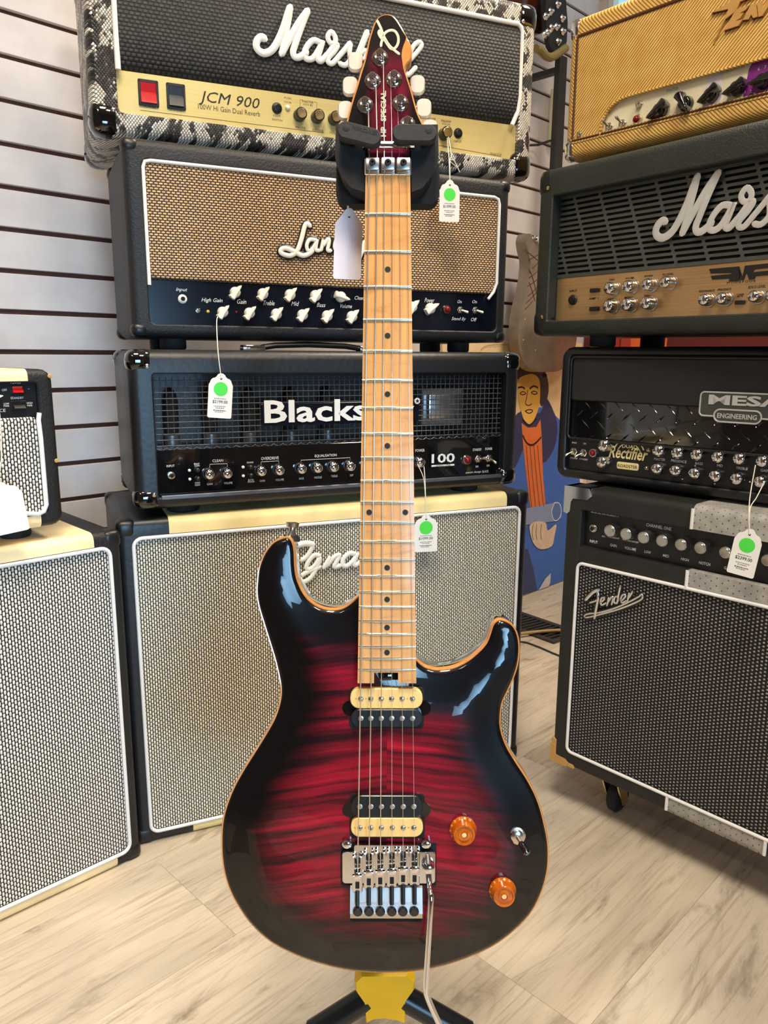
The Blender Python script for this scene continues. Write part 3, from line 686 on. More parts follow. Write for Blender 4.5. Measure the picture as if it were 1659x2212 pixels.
# carrying handle on top
zt = A.H
a = A.p3(530, 752, 0.06); hx0 = a.x
h_ = A.add('carry_handle', join(*[tube([(hx0+0.035, 0.09, zt+0.005), (hx0+0.06, 0.09, zt+0.009), (hx0+0.12, 0.09, zt+0.011), (hx0+0.19, 0.09, zt+0.009), (hx0+0.22, 0.09, zt+0.005)], [0.005]*5, 8)]), 'black')
for q in (hx0+0.0, hx0+0.215): A.add('handle_bracket', bbox(q, q+0.04, 0.078, 0.102, zt-0.001, zt+0.009, 0.002, 2), 'chrome', h_)

# ---- head with tan weave grille and cream pointer knobs
A = Amp('amplifier_head', 'amplifier head with tan weave grille and cream chicken-head knobs on dark panel', (-0.375, 1.249, 0.876), 24.6, 0.65, 0.247, 0.028, 0.022, 0.021, 0.030, 0.24, 'tolex_black', re=0.013, rc=0.020, rec=0.010, ro=0.010)
THEAD = A
zg0 = A.px(322, 598, 0.004)[1]; zg1 = A.px(1058, 638, 0.004)[1]; zg = (zg0+zg1)/2
A.add('grille_cloth', plate(A.x0+0.003, A.x1-0.003, zg, A.z1-0.003, 0.002, 0.009, 0.010, 0.003), 'weave_tan')
A.gfront((A.x0, A.x1, A.z0, zg-0.001), 0.008, 'panelblue', 'control_panel', 0.004, 0.002)
A.piping([(A.x0+0.002, zg-0.010), (A.x0+0.002, A.z1-0.012), (A.x0+0.005, A.z1-0.004), (A.x0+0.014, A.z1-0.002), (A.x1-0.014, A.z1-0.002), (A.x1-0.005, A.z1-0.005), (A.x1-0.002, A.z1-0.014), (A.x1-0.002, zg+0.020), (A.x1-0.008, zg+0.004), (A.x1-0.020, zg-0.010)], 0.0030, y=0.0015)
LAN = [(1.15, (670,488),(663.7,483),(658,490),(651,517),(642,541.5),(628,552),(611,548.5),(606,541.5),(615,536),(632,541.5),(653,552),(668,548),(675,541.5)), (0.95, (683.6,519),(670,517.5),(663,528),(664.7,540),(673,540),(683.6,524),(685.3,517.5),(682,538),(689,541.5)),
       (0.95, (694,540),(699,517.5),(697,531),(709.4,516),(711,524),(707.7,540),(714.5,541.5)), (0.95, (724,533),(735,524),(732,517),(725,522),(723,536),(732,543),(742,536)), (0.95, (752,519),(752,533),(760,538),(769,519),(775,520)), (0.95, (787,522),(782,545),(772,566),(760,564),(768,552),(792,540))]
A.strokes('badge_backing', [(1.75,)+s_[1:] for s_ in LAN], 0.0036, -0.001, 'black', 0.5)
A.strokes('script_badge', LAN, 0.0034, -0.0035, 'cream', 0.5)
dp = 0.008
A.jack(394, 646, dp, 10, 'cream'); A.toggle(427, 671, dp, 5.5, 0.1, 0.3, L=0.008); A.dot(449, 673, dp, 3.6, 'ledyel'); A.dot(510, 674.5, dp, 3.0, 'ledred')
for k, (u, v) in enumerate(((510, 631), (570, 634), (629, 636), (684, 638), (739, 641), (840, 647), (893, 663))): A.knob_chicken(u, v, dp, 12, 160 if k == 4 else 232, 'cream')
KN = []
for u, v in ((483, 674), (541, 676), (599.5, 678), (656, 680), (709.5, 682), (763, 683.5), (830, 686)): KN.append(A.knob_chicken(u, v, dp, 12, 232, 'cream'))
A.knob_chicken(933, 666, dp, 12, 215, 'cream'); A.jewel(963, 669, dp, 10.5); A.toggle(993.5, 670, dp, 8, 0.55, -0.35, 'nickel', 'cream'); A.toggle(1026, 670.5, dp, 8, 0.55, -0.35, 'nickel', 'cream')
for t, u0, v0, u1, v1, h in (('Input', 380, 631, 405, 632, 10), ('High Gain', 435, 654, 481, 656, 11), ('Gain', 512, 656, 532, 657, 10), ('Treble', 569, 659, 593, 660, 10), ('Mid', 629, 660, 646, 661, 9), ('Bass', 684, 663, 703, 663.5, 9), ('Volume', 735, 665, 760, 666, 9), ('Clean', 766, 647, 786, 648, 8), ('Power', 917, 653, 938, 654, 10), ('On', 988, 655, 997, 655, 7), ('On', 1020, 655, 1030, 655.5, 7), ('Stand By', 975, 694, 1006, 694, 9), ('Off', 1017, 694, 1030, 694.5, 8)):
    A.text(t, u0, v0, u1, v1, h, dp, 'print_white', shear=0.35)
A.corners(0.026, 'black', 0.0016, r=0.010, sz=0.024)
A.feet(A.M.translation.z - (BHEAD.M.translation.z + BHEAD.H), 0.022, (0.072,))
# ---- reptile-skin head with gold panel
k_ = 0.73/0.705
A = Amp('amplifier_head', 'amplifier head covered in black and white snakeskin with gold control panel', sc((-0.406, 1.249, 1.188), k_), 22.7, 0.73, 0.236, 0.042, 0.034, 0.035, 0.040, 0.27, 'snake', re=0.018, rc=0.024, rec=0.014, ro=0.006)
SHEAD = A
zt = (A.px(258, 153, 0.006)[1] + A.px(1110, 271, 0.006)[1])/2
# grille cloth rolls back along its lower edge
cs = [(0.012, zt+0.002), (0.010, zt+0.002), (0.003, zt+0.010), (-0.003, zt+0.026), (-0.004, zt+0.05), (-0.003, A.z1-0.012), (0.004, A.z1-0.001), (0.012, A.z1-0.001)]
A.add('grille_cloth', xprism(cs, A.x0+0.001, A.x1-0.001), 'basket', None, 60)
A.gfront((A.x0, A.x1, A.z0, zt+0.004), 0.010, 'gold', 'control_panel', 0.003, 0.002)
A.piping([(A.x0+0.003, zt-0.001), (A.x0+0.003, A.z1-0.010), (A.x0+0.006, A.z1-0.004), (A.x0+0.014, A.z1-0.002), (A.x1-0.012, A.z1-0.002), (A.x1-0.004, A.z1-0.007), (A.x1-0.002, A.z1-0.016), (A.x1-0.002, zt+0.05), (A.x1-0.005, zt+0.022), (A.x1-0.013, zt+0.004), (A.x1-0.016, zt-0.002)], 0.0046, y=-0.001)
A.strokes('script_badge', MARSH, 0.0052, -0.009, 'white', 0.55)
dp = 0.010
A.rocker(300, 176, 341, 228, dp, 'red'); A.rocker(361, 184, 399, 235, dp, 'black')
A.text('JCM 900', 430, 229, 561, 240, 31, dp, 'print_black', shear=0.25); A.text('100W Hi Gain Dual Reverb', 428, 235, 562, 252, 11, dp, 'print_brown')
A.text('POWER', 311, 233, 337, 235, 5, dp, 'print_brown'); A.text('STANDBY', 367, 239, 397, 242, 5, dp, 'print_brown')
A.line([(303, 238), (700, 287)], dp, 1.0, 'print_brown'); A.line([(930, 311), (1082, 338)], dp, 1.0, 'print_brown')
A.jack(598, 234, dp, 12, 'black'); A.dot(621, 233, dp, 6, 'cream', 'push_button', 0.005)
for u, v in ((652, 244), (690, 248), (727, 252), (767, 258), (806, 263), (845, 269), (885, 274), (926, 281)): A.knob_cap(u, v, dp, 14, 0.016)
K1 = A.knob_cap(967, 285, dp, 14, 0.016); A.jack(989, 288, dp, 11, 'black')
for t, u0, v0, u1, v1, h in (('FOOT', 590, 252, 606, 254, 4.5), ('SWITCH', 588, 260, 610, 263, 4.5), ('MASTER', 653, 221, 677, 224, 5), ('(CH B)', 655, 228, 675, 231, 5), ('VOLUME', 637, 277, 660, 280, 5), ('REVERB', 675, 283, 698, 286, 5), ('VOL', 711, 288, 725, 290, 5), ('PUSH', 614, 213, 629, 215, 4), ('CH IN', 614, 222, 629, 224, 4), ('PREAMP', 921, 258, 941, 261, 5), ('(CH B)', 922, 265, 939, 267, 5), ('PREAMP', 953, 263, 974, 266, 5), ('(CH A)', 955, 270, 972, 272, 5), ('GAIN', 955, 318, 972, 321, 5), ('INPUT', 980, 307, 997, 309, 4.5), ('Model 4100', 1059, 334, 1083, 337, 5)):
    A.text(t, u0, v0, u1, v1, h, dp, 'print_brown')
A.line([(648, 236), (648, 215), (654, 216)], dp, 0.8, 'print_brown'); A.line([(684, 235), (684, 221), (678, 220)], dp, 0.8, 'print_brown')
A.corners(0.048, 'gloss', 0.0024, r=0.018, screw='nickel', sz=0.052)
A.feet(A.M.translation.z - (THEAD.M.translation.z + THEAD.H), 0.02, (0.10,))

# ================================================================== second stack, turned the other way
def rstack(name, label, bl, yaw, W, H, *a, **k): return Amp(name, label, bl, yaw, W, H, *a, **k)
# ---- combo with silver weave grille and grey band
fbl = Vector((0.339, 1.280, 0.121)); zo = plane_z(1246, 1100, fbl, -47.5).z - fbl.z; zg_ = 0.357
A = Amp('combo_amplifier', 'black combo amplifier on casters with silver weave grille and grey perforated band', fbl, -47.5, 0.56, zo, 0.034, 0.034, 0.032, 0.489 - zo, 0.26, 'tolex_flat', re=0.012, rc=0.014, rec=0.020, ro=0.003)
CMB = A
gz1 = A.z0 + zg_; dp = 0.014
A.gfront((A.x0, A.x1, A.z0, gz1), 0.003, 'weave_silver', 'grille_cloth', 0.010, 0.012, 0.002)
A.rectpipe(A.x0, A.x1, A.z0, gz1, 0.0029, 0.010)
tz0, tz1 = A.px(1243, 1178)[1], A.z1
A.add('control_panel', plate(A.x0, A.x1, tz0-0.004, tz1, dp, dp+0.003, 0.001, 0.0004), 'black')
A.add('middle_rail', bbox(A.x0-0.002, A.x1+0.002, 0.0, 0.016, gz1+0.001, tz0, 0.0025, 2), 'tolex_flat')
# grey band down the middle
bx0 = A.px(1440, 1740)[0]; bx1 = A.px(1651, 1845)[0]
strip_top(A, bx0, bx1, 'perf', tz1+0.001, 'grey_band', 0.0014)
A.add('grey_band', plate(bx0, bx1, gz1+0.003, tz0+0.0006, -0.0014, 0.010, 0.002), 'perf')
strip_bottom(A, bx0, bx1, 'perf', A.z0-0.004, 'grey_band', 0.0012)
for bx in (bx0, bx1):
    A.piping([(bx, tz1+0.001), (bx, A.H-0.012), (bx, A.H-0.006)], 0.0028, y=-0.0014)
    A.piping([(bx, gz1+0.002), (bx, tz0-0.001)], 0.0028, y=-0.0014)
    A.piping([(bx, 0.006), (bx, A.z0-0.002)], 0.0028, y=-0.001)
A.jack(1283, 1141, dp, 9, 'nickel')
for u, v in ((1316, 1147), (1351, 1154), (1389, 1161.5), (1429, 1168.5), (1470, 1177), (1512, 1184), (1566, 1194), (1607, 1202), (1657, 1211)): A.knob_cap(u, v, dp, 13.5, 0.020, 'steel', 'nickel')
for t, u0, v0, u1, v1, h in (('CHANNEL ONE', 1396, 1137, 1450, 1146, 7), ('INPUT', 1274, 1172, 1291, 1174, 6), ('GAIN', 1318, 1180, 1332, 1182, 6), ('VOLUME', 1349, 1186, 1374, 1190, 6), ('LOW', 1392, 1194, 1406, 1197, 6), ('MID', 1432, 1202, 1445, 1205, 6), ('HIGH', 1471, 1210, 1488, 1213, 6), ('NOTCH', 1510, 1218, 1534, 1223, 6.5), ('GAIN', 1564, 1229, 1582, 1233, 6.5), ('PULL BRIGHT', 1313, 1161, 1338, 1165, 3.5), ('PULL GAIN BOOST', 1345, 1167, 1380, 1174, 3.5), ('+/-', 1300, 1160, 1308, 1161, 4), ('MUSICAL INSTRUMENTS', 1277, 1107, 1336, 1118, 4)):
    A.text(t, u0, v0, u1, v1, h, dp, 'print_white', bold=0.01)
FEN = [(1.25, (1265,1296),(1272,1288),(1282,1279),(1294,1274)), (1.0, (1289,1275),(1292,1290),(1288,1312),(1284,1336)), (0.75, (1274,1302),(1284,1299),(1292,1295)), (0.8, (1299,1300),(1306,1293),(1300,1291),(1297,1299),(1299,1307),(1308,1303)), (0.8, (1311,1308),(1315,1290),(1313,1302),(1320,1290),(1324,1292),(1321,1306)), (0.8, (1340,1266),(1336,1284),(1333,1303)), (0.8, (1335,1288),(1328,1290),(1326,1300),(1331,1303),(1336,1294)), (0.8, (1343,1297),(1351,1288),(1346,1284),(1341,1292),(1343,1302),(1352,1298)), (0.8, (1355,1300),(1359,1280),(1358,1291),(1366,1278)),
       (0.7, (1388,1287),(1384,1284),(1378,1290),(1340,1309),(1301,1322),(1267,1327),(1265,1334),(1290,1329),(1340,1315),(1382,1297),(1388,1287))]
A.strokes('badge_backing', [(2.0,)+s_[1:] for s_ in FEN], 0.0021, -0.001, 'black', 0.4); A.strokes('script_badge', FEN, 0.0021, -0.0030, 'chrome', 0.6)
# chrome corner caps: an L on the front, wrapped round the edge
for wx, xa, sgn in (('l', 0, 1), ('r', A.W, -1)):
    for zz, sg in ((A.H, -1), (0, 1)):
        pts = [(0, 0), (0.050, 0), (0.055, 0.012), (0.046, 0.020), (0.018, 0.021), (0.014, 0.028), (0.013, 0.044), (0.008, 0.049), (0, 0.047)]
        ks = 1.0 if sg < 0 else 0.72; P_ = [(xa+sgn*(a*ks-0.0014), zz+sg*(b*ks-0.0003)) for a, b in pts]
        A.add('chrome_corner', join(prism(P_, -0.0014, 0.004), bbox(min(xa-sgn*0.0014, xa+sgn*0.012), max(xa-sgn*0.0014, xa+sgn*0.012), 0.0, 0.045, min(zz-sg*0.0003, zz+sg*0.046), max(zz-sg*0.0003, zz+sg*0.046), 0.002, 1), bbox(min(xa-sgn*0.001, xa+sgn*0.05), max(xa-sgn*0.001, xa+sgn*0.05), 0.0, 0.045, min(zz-sg*0.0003, zz+sg*0.01), max(zz-sg*0.0003, zz+sg*0.01), 0.002, 1)), 'chrome' if sg < 0 else 'logo_tan')
# casters
hc = A.M.translation.z
for x in (0.10, A.W-0.10):
    for y in (0.055, A.D-0.055):
        wr_ = 0.029
        c = A.add('caster', join(xprism([(y-0.010, 0), (y+0.010, 0), (y+0.030, -hc+wr_-0.008), (y+0.012, -hc+wr_-0.010), (y-0.012, -0.02)], x-0.017, x-0.014), xprism([(y-0.010, 0), (y+0.010, 0), (y+0.030, -hc+wr_-0.008), (y+0.012, -hc+wr_-0.010), (y-0.012, -0.02)], x+0.014, x+0.017), bbox(x-0.017, x+0.017, y-0.016, y+0.016, -0.008, 0, 0.001, 1)), 'brassy')
        A.add('wheel', xf(lathe([(wr_*0.35, 0), (wr_*0.85, 0.001), (wr_, 0.005), (wr_, 0.016), (wr_*0.85, 0.020), (wr_*0.35, 0.021)], 0, 0, 0, 24), Matrix.Translation((x+0.0105, y+0.020, -hc+wr_)) @ Matrix.Rotation(-math.pi/2, 4, 'Z')), 'rubber', c)

# ---- black head with diamond-plate strip
zb = CMB.M.translation.z + CMB.H
A = Amp('amplifier_head', 'black amplifier head with diamond plate strip and outlined metal nameplate', (0.322, 1.351, 0.632), -45.3, 0.60, 0.200, 0.020, 0.020, 0.016, 0.014, 0.25, 'tolex_smooth', re=0.012, rc=0.020, rec=0.014, ro=0.006)
MHEAD = A
zm0 = A.px(1224, 864)[1]; zm1 = A.px(1228, 945, 0.004)[1]
A.gfront((A.x0+0.004, A.x1-0.004, zm0, A.z1-0.004), 0.003, 'tolex_flat', 'upper_panel', 0.004, 0.008, 0.002)
A.rectpipe(A.x0+0.003, A.x1-0.003, zm1, A.z1-0.003, 0.0024, 0.008, 'black', 0.001)
dpz = 0.006
gs = [plate(A.x0+0.004, A.x1-0.004, zm1, zm0, dpz, 0.013, 0.001)]
nx = int((A.x1-A.x0)/0.030)
for r_ in range(4):
    for i in range(nx):
        cx = A.x0 + 0.020 + i*0.030 + (0.015 if r_ % 2 else 0); cz = zm1 + 0.008 + r_*(zm0-zm1-0.014)/3; sl = -0.9 if r_ % 2 == 1 else 0.9
        dx, dz = 0.0085, 0.0085*sl; nxn = Vector((-dz, dx)).normalized()*0.0018
        P_ = [(cx-dx, dpz, cz-dz), (cx+nxn.x, dpz, cz+nxn.y), (cx+dx, dpz, cz+dz), (cx-nxn.x, dpz, cz-nxn.y), (cx, dpz-0.0018, cz)]
        gs.append((P_, [(0, 1, 4), (1, 2, 4), (2, 3, 4), (3, 0, 4)]))
A.add('diamond_plate', join(*gs), 'gloss', None, 20)
A.gfront((A.x0, A.x1, A.z0, zm1-0.001), 0.010, 'black', 'control_panel', 0.002, 0.003)
n0 = A.px(1510, 897, -0.002); n1 = A.px(1659, 862, -0.002); nx1 = n0[0] + 0.165; nh = n1[1]
def outline(x0, x1, z0, z1, r, y, wd): return tube([(x, y, z) for x, z in rrect(x0, x1, z0, z1, r, 5)], wd, 6, True)
pl_ = A.add('nameplate', plate(n0[0], nx1, n0[1], n0[1]+0.036, -0.002, 0.004, 0.006), 'plategrey')
A.add('plate_border', outline(n0[0], nx1, n0[1], n0[1]+0.036, 0.006, -0.002, 0.0013), 'silver', pl_)
e0 = A.px(1541, 910, -0.004); e1 = A.px(1646, 888, -0.004)
p2 = A.add('nameplate', plate(e0[0], e1[0], e0[1], e0[1]+0.0185, -0.004, 0.003, 0.009), 'plategrey'); A.add('plate_border', outline(e0[0], e1[0], e0[1], e0[1]+0.0185, 0.009, -0.004, 0.0013), 'silver', p2)
A.add('wordmark', fit_text('MESA', n0[0]+0.013, n0[0]+0.122, n0[1]+0.0175, 0.0150, -0.002, bold=0.035, ext=0.03), 'silver', pl_, 0)
A.add('wordmark', fit_text('ENGINEERING', e0[0]+0.005, e1[0]-0.006, e0[1]+0.0055, 0.0075, -0.0042, bold=0.02, ext=0.02), 'silver', p2, 0)
dp = 0.010
for u, v in ((1240, 975), (1261, 978)): A.toggle(u, v, dp, 9, -0.7, -0.6, 'nickel')
A.jewel(1284, 978, dp, 10, 'jewel', 'steel', 8)
for u, v in ((1300, 963), (1297, 999), (1419, 974.6), (1460, 979), (1502, 983), (1547.6, 988), (1594, 991.5), (1644, 997), (1416, 1014), (1456, 1018), (1497, 1024), (1542, 1029), (1588.6, 1035)): A.knob_dome(u, v, dp, 13.5, 0.020, 'chrome')
MK = A.knob_dome(1639.5, 1041, dp, 13.5, 0.020, 'chrome')
for u, v in ((1403, 972), (1399, 1011)): A.toggle(u, v, dp, 5, 0.1, 0.2, 'nickel', None, 0.008)
A.text('Rectifier', 1315, 992, 1400, 992, 26, dp, 'print_cream', 'wordmark', shear=0.3, bold=0.02, lift=0.0012)
c_ = A.px(1358, 985, dp)
arc = lambda r0, a0, a1: [(c_[0] + r0*math.cos(R(a0+(a1-a0)*k/12)), dp-0.0006, c_[1] + r0*math.sin(R(a0+(a1-a0)*k/12))) for k in range(13)]
A.add('emblem_ring', join(tube(arc(0.029, 25, 155), 0.0010, 4, False, 0.3), tube(arc(0.022, 20, 160), 0.0007, 4, False, 0.3)), 'print_cream')
A.text('DUAL', 1344, 969, 1374, 968, 8, dp, 'print_cream', bold=0.01)
q0 = A.px(1332, 1012, dp); q1 = A.px(1380, 1002, dp); A.add('emblem_plate', plate(q0[0], q1[0], q0[1], q1[1], dp-0.0006, dp, 0.003), 'print_cream'); A.text('ROADSTER', 1335, 1010, 1377, 1011, 6.5, dp, 'print_black', lift=0.0011)
for t, u0, v0, u1, v1, h in (('MASTER', 1413, 994, 1437, 996, 5.5), ('PRESENCE', 1450, 997, 1483, 1001, 5.5), ('BASS', 1502, 1003, 1518, 1005, 5.5), ('MID', 1549, 1008, 1561, 1009, 5.5), ('TREBLE', 1590, 1013, 1615, 1016, 5.5), ('GAIN', 1643, 1018, 1662, 1021, 6), ('BOLD', 1236, 958, 1246, 958, 3.5), ('ON', 1260, 960, 1266, 960, 3.5), ('SPONGY', 1232, 991, 1248, 992, 3.5), ('STANDBY', 1252, 993, 1270, 994.5, 3.5)):
    A.text(t, u0, v0, u1, v1, h, dp, 'print_white')
for u, v in ((1474, 1035), (1502, 1006), (1544, 1045), (1620, 1041)): A.dot(u, v, dp, 1.8, 'print_white', 'led', 0.001)
A.feet(A.M.translation.z - zb, 0.018, (0.07,))

# ---- dark green head with slotted metal grille and brass panel
A = Amp('amplifier_head', 'dark green amplifier head with slotted metal grille and brass control panel', (0.2835, 1.376, 0.890), -52.0, 0.66, 0.207, 0.034, 0.034, 0.025, 0.046, 0.27, 'tolex_green', re=0.014, rc=0.022, rec=0.030, ro=0.003)
GHEAD = A
dp = 0.022
zg = (A.px(1201, 602, dp)[1] + A.px(1659, 560, dp)[1])/2
A.gfront((A.x0+0.001, A.x1-0.001, A.z0, zg), dp, 'brass', 'control_panel', 0.001, 0.003)
# slotted plate: rows of bars with bridges between the slots
PIT = A.px(1358, 500, dp)[0] - A.px(1300, 500, dp)[0]; bars = []; top = A.z1; gx0, gx1 = A.x0+0.001, A.x1-0.001; rows = 15; ph = (top-zg-0.006)/rows; sh = ph*0.48
z = zg
bars.append(box(gx0, gx1, dp-0.001, dp+0.001, zg, zg+0.006))
for r_ in range(rows):
    zs = zg + 0.006 + r_*ph; 
    bars.append(box(gx0, gx1, dp-0.001, dp+0.001, zs+sh, zs+ph))
    x = gx0 - PIT + ((PIT*0.35 - r_*PIT*0.06) % PIT)
    while x < gx1:
        a, b = max(x, gx0), min(x+PIT*0.085, gx1)
        if b - a > 0.001:
            rr = sh/2
            Lc = [(a - rr*0.7*(abs(math.sin(R(t)))**2), zs + sh/2 + rr*math.sin(R(t))) for t in (90, 60, 30, 0, -30, -60, -90)]
            Rc = [(b + rr*0.7*(abs(math.sin(R(t)))**2), zs + sh/2 + rr*math.sin(R(t))) for t in (-90, -60, -30, 0, 30, 60, 90)]
            bars.append(prism(Lc + Rc, dp-0.001, dp+0.001))
        x += PIT
A.add('slotted_grille', join(*bars), 'plategrey', None, 0)
A.add('grille_backing', box(gx0, gx1, dp+0.006, dp+0.007, zg, top), 'void', None, 0)
# script badge, scaled from the one on the snakeskin head
m0 = A.px(1414, 521, dp-0.008); sx0, sz0 = SHEAD.px(553, 117, -0.009)
kk = (A.px(1659, 452, dp-0.008)[0] - m0[0]) / (SHEAD.px(757, 100, -0.009)[0] - sx0) * 1.02
gs = []
for st in MARSH:
    pts = []
    for u, v in st[1:]:
        q = SHEAD.px(u, v, -0.009); pts.append((m0[0] + (q[0]-sx0)*kk, m0[1] + (q[1]-sz0)*kk))
    pts = [p for p in pts if p[0] < A.x1]
    gs.append(stroke(pts, 0.0048*kk*st[0], dp-0.008, 4, 10, 0.12))
A.add('script_badge', join(*gs), 'silver', None, 60)
A.jack(1238, 648, dp, 11, 'black')
for u, v in ((1312, 622), (1352, 618), (1394, 614), (1434, 609), (1310, 661), (1350, 658), (1392, 655), (1517, 647), (1555, 644), (1625, 639.6), (1662, 637)): A.knob_dome(u, v, dp, 13.5, 0.020, 'chrome', 'steel')
for u0, v0, u1, v1 in ((1273, 622, 1293, 632), (1272, 662, 1292, 672), (1586, 648, 1607, 658)): A.rect(u0, v0, u1, v1, dp-0.004, dp, 'black', 'push_switch', 0.001)
MF = [[(1532.5, 581), (1597, 575.5), (1602, 593), (1596, 607), (1575, 608), (1580, 590), (1536, 591)], [(1536, 596), (1580, 592), (1577, 602), (1539, 604)], [(1597, 575.5), (1604, 599), (1610, 574), (1659, 569), (1700, 565), (1700, 575), (1630, 582), (1626, 588), (1700, 581), (1700, 591), (1632, 597), (1630, 603), (1619, 604.5), (1613, 588), (1607, 605), (1597, 605)]]
for pg in MF[:1] + MF[2:]: A.add('emblem', prism([A.px(u, v, dp) for u, v in pg], dp-0.0012, dp), 'print_black', None, 0)
A.add('emblem', prism([A.px(u, v, dp) for u, v in MF[1]], dp-0.0010, dp), 'print_black', None, 0)
A.text('MODEFOUR', 1570, 614, 1633, 609, 5, dp, 'print_black', space=1.3)
for t, u0, v0, u1, v1, h in (('INPUT', 1230, 631.5, 1247, 630.5, 5), ('AMP 1', 1272, 648, 1293, 646.5, 5), ('GAIN', 1316, 606.5, 1327, 605.5, 4), ('VOLUME', 1351, 603.5, 1370, 602, 4), ('REVERB', 1392, 599, 1410, 597, 4), ('FX LEVEL', 1431, 596, 1455, 594, 5), ('BASS', 1313, 648.5, 1326, 647.5, 4), ('MIDDLE', 1349, 645.5, 1366, 644, 4), ('TREBLE', 1391, 641.5, 1405, 640.5, 4), ('RESONANCE', 1510, 632.5, 1544, 629.5, 5), ('PRESENCE', 1550, 629, 1580, 626.5, 5), ('SOLO LEVEL', 1616, 624.5, 1654, 620.5, 6), ('TUNER', 1592, 638.5, 1607, 637.5, 4), ('MUTE', 1592, 642.5, 1605, 641.5, 4)):
    A.text(t, u0, v0, u1, v1, h, dp, 'print_black', bold=0.01, shear=0.15)
A.corners(0.034, 'black', 0.0018, r=0.014, screw='brassy', sz=0.046)
gap = A.M.translation.z - (MHEAD.M.translation.z + MHEAD.H)
A.feet(max(gap, 0.006), 0.022, (0.11,))

# ---- tweed head
A = Amp('amplifier_head', 'tweed covered amplifier head with purple and cream panel and chrome corners', (0.319, 1.415, 1.192), -49.3, 0.60, 0.165, 0.016, 0.016, 0.030, 0.030, 0.26, 'tweed', re=0.014, rc=0.020, rec=0.008, ro=0.003)
WHEAD = A
dp = 0.006
# front baffle with a long round-ended window for the controls
z0w = A.px(1300, 294, 0)[1]; z1w = (A.px(1340, 212, 0)[1] + A.px(1659, 124, 0)[1])/2; x0w = A.px(1297, 285, 0)[0]; x1w = A.x1-0.05
rw = (z1w-z0w)
win = [(x0w, z0w), (x0w+0.001, z0w+rw*0.35), (x0w+rw*0.22, z0w+rw*0.72), (x0w+rw*0.6, z0w+rw*0.95), (x0w+rw*1.0, z1w)]
out = [(A.x0+0.002, z0w), (x0w, z0w)] + win[1:] + [(x1w, z1w), (x1w, z0w), (A.x1-0.002, z0w), (A.x1-0.002, A.z1-0.002), (A.x0+0.002, A.z1-0.002)]
A.add('tweed_baffle', prism(out, 0.0005, 0.006), 'tweed_front', None, 0)
A.add('lower_rail', xprism([(0.006, A.z0+0.001), (0.002, A.z0+0.001), (-0.001, A.z0+0.004), (-0.001, z0w-0.001), (0.006, z0w-0.0005)], A.x0+0.002, A.x1-0.002), 'tweed_front')
A.add('window_lip', tube([(x, -0.0002, z) for x, z in catmull(win, False, 4) + [(x1w, z1w)]], 0.0022, 6), 'tweed')
A.rectpipe(A.x0+0.002, A.x1-0.002, A.z0+0.001, A.z1-0.001, 0.0022, 0.004, 'piping_brown', 0.0003)
A.add('control_panel', plate(x0w-0.004, x1w+0.004, z0w-0.002, z1w+0.002, 0.0062, 0.0075, 0.001), 'creampanel')
xp = A.px(1608, 165, dp)[0]
A.add('purple_field', prism([(xp, z0w), (xp+0.006, z1w-0.006), (xp+0.010, z1w), (x1w, z1w), (x1w, z0w)], 0.0056, 0.0062), 'purple', None, 0)
A.add('grey_field', prism([(A.px(1520, 190, dp)[0], z0w), (A.px(1528, 190, dp)[0], z1w), (A.px(1558, 190, dp)[0], z1w), (A.px(1562, 190, dp)[0], z0w)], 0.0057, 0.0062), 'cardback', None, 0)
A.toggle(1382, 226, dp, 9, 0.7, -0.3); A.toggle(1317, 274, dp, 10, -0.2, 0.6); A.toggle(1346, 267, dp, 10, -0.2, 0.6)
A.jewel(1379, 259, dp, 11.5)
for (u, v), an in zip(((1420, 237), (1476, 222), (1531, 203), (1587, 189), (1643, 173)), (35, 125, 35, 25, 10)): A.knob_chicken(u, v, dp, 17, an, 'gloss', 0.018)
for t, u0, v0, u1, v1, h in (('MASTER', 1440, 200, 1466, 193, 6), ('EQUALIZATION', 1556, 162, 1608, 146, 7), ('6', 1637, 153, 1641, 152, 7), ('7', 1651, 149, 1655, 148, 7), ('2', 1620, 201, 1624, 200, 6), ('1', 1628, 207, 1631, 206, 6), ('11', 1603, 203, 1610, 202, 6), ('12', 1652, 201, 1660, 199, 6)):
    A.text(t, u0, v0, u1, v1, h, 0.0056, 'print_grey' if len(t) > 3 else 'print_white')
# angular lightning lettering
PV = [[(1538, 28), (1578, 5), (1584, -12), (1660, -40), (1700, -55), (1690, -35), (1600, 4), (1590, 25), (1568, 42), (1542, 95), (1560, 52), (1575, 20)],
      [(1566, 66), (1590, 22), (1620, 12), (1612, 22), (1598, 30), (1608, 28), (1600, 40), (1590, 46), (1606, 42), (1596, 56)],
      [(1606, 44), (1622, 12), (1634, 8), (1638, 36), (1628, 40), (1624, 32), (1618, 42)], [(1636, 8), (1646, 4), (1646, 22), (1662, -2), (1675, -6), (1648, 34), (1640, 37)],
      [(1664, 24), (1680, -6), (1705, -16), (1698, -6), (1684, 2), (1692, 0), (1684, 10), (1676, 16), (1694, 10), (1684, 18)]]
for pg in PV:
    q = [A.px(u, v, -0.002) for u, v in pg]
    o = A.add('badge_backing', prism([(x-0.0012, z-0.0012) for x, z in q], -0.0012, 0.0008), 'piping_brown', None, 0)
    A.add('angular_badge', prism(q, -0.004, 0.0004), 'logo_tan', None, 0)
A.corners(0.024, 'chrome', 0.0016, r=0.011, sz=0.036)
for u, v in ((1252, 290), (1232, 306)):
    x, z = A.px(u, v, 0); A.add('screw', lathe([(0.005, 0), (0.0045, 0.002), (0.002, 0.0034), (0.0004, 0.0036)], x, z, -0.001, 12), 'nickel')
A.feet(max(A.M.translation.z - (GHEAD.M.translation.z + GHEAD.H), 0.006), 0.020, (0.075,))
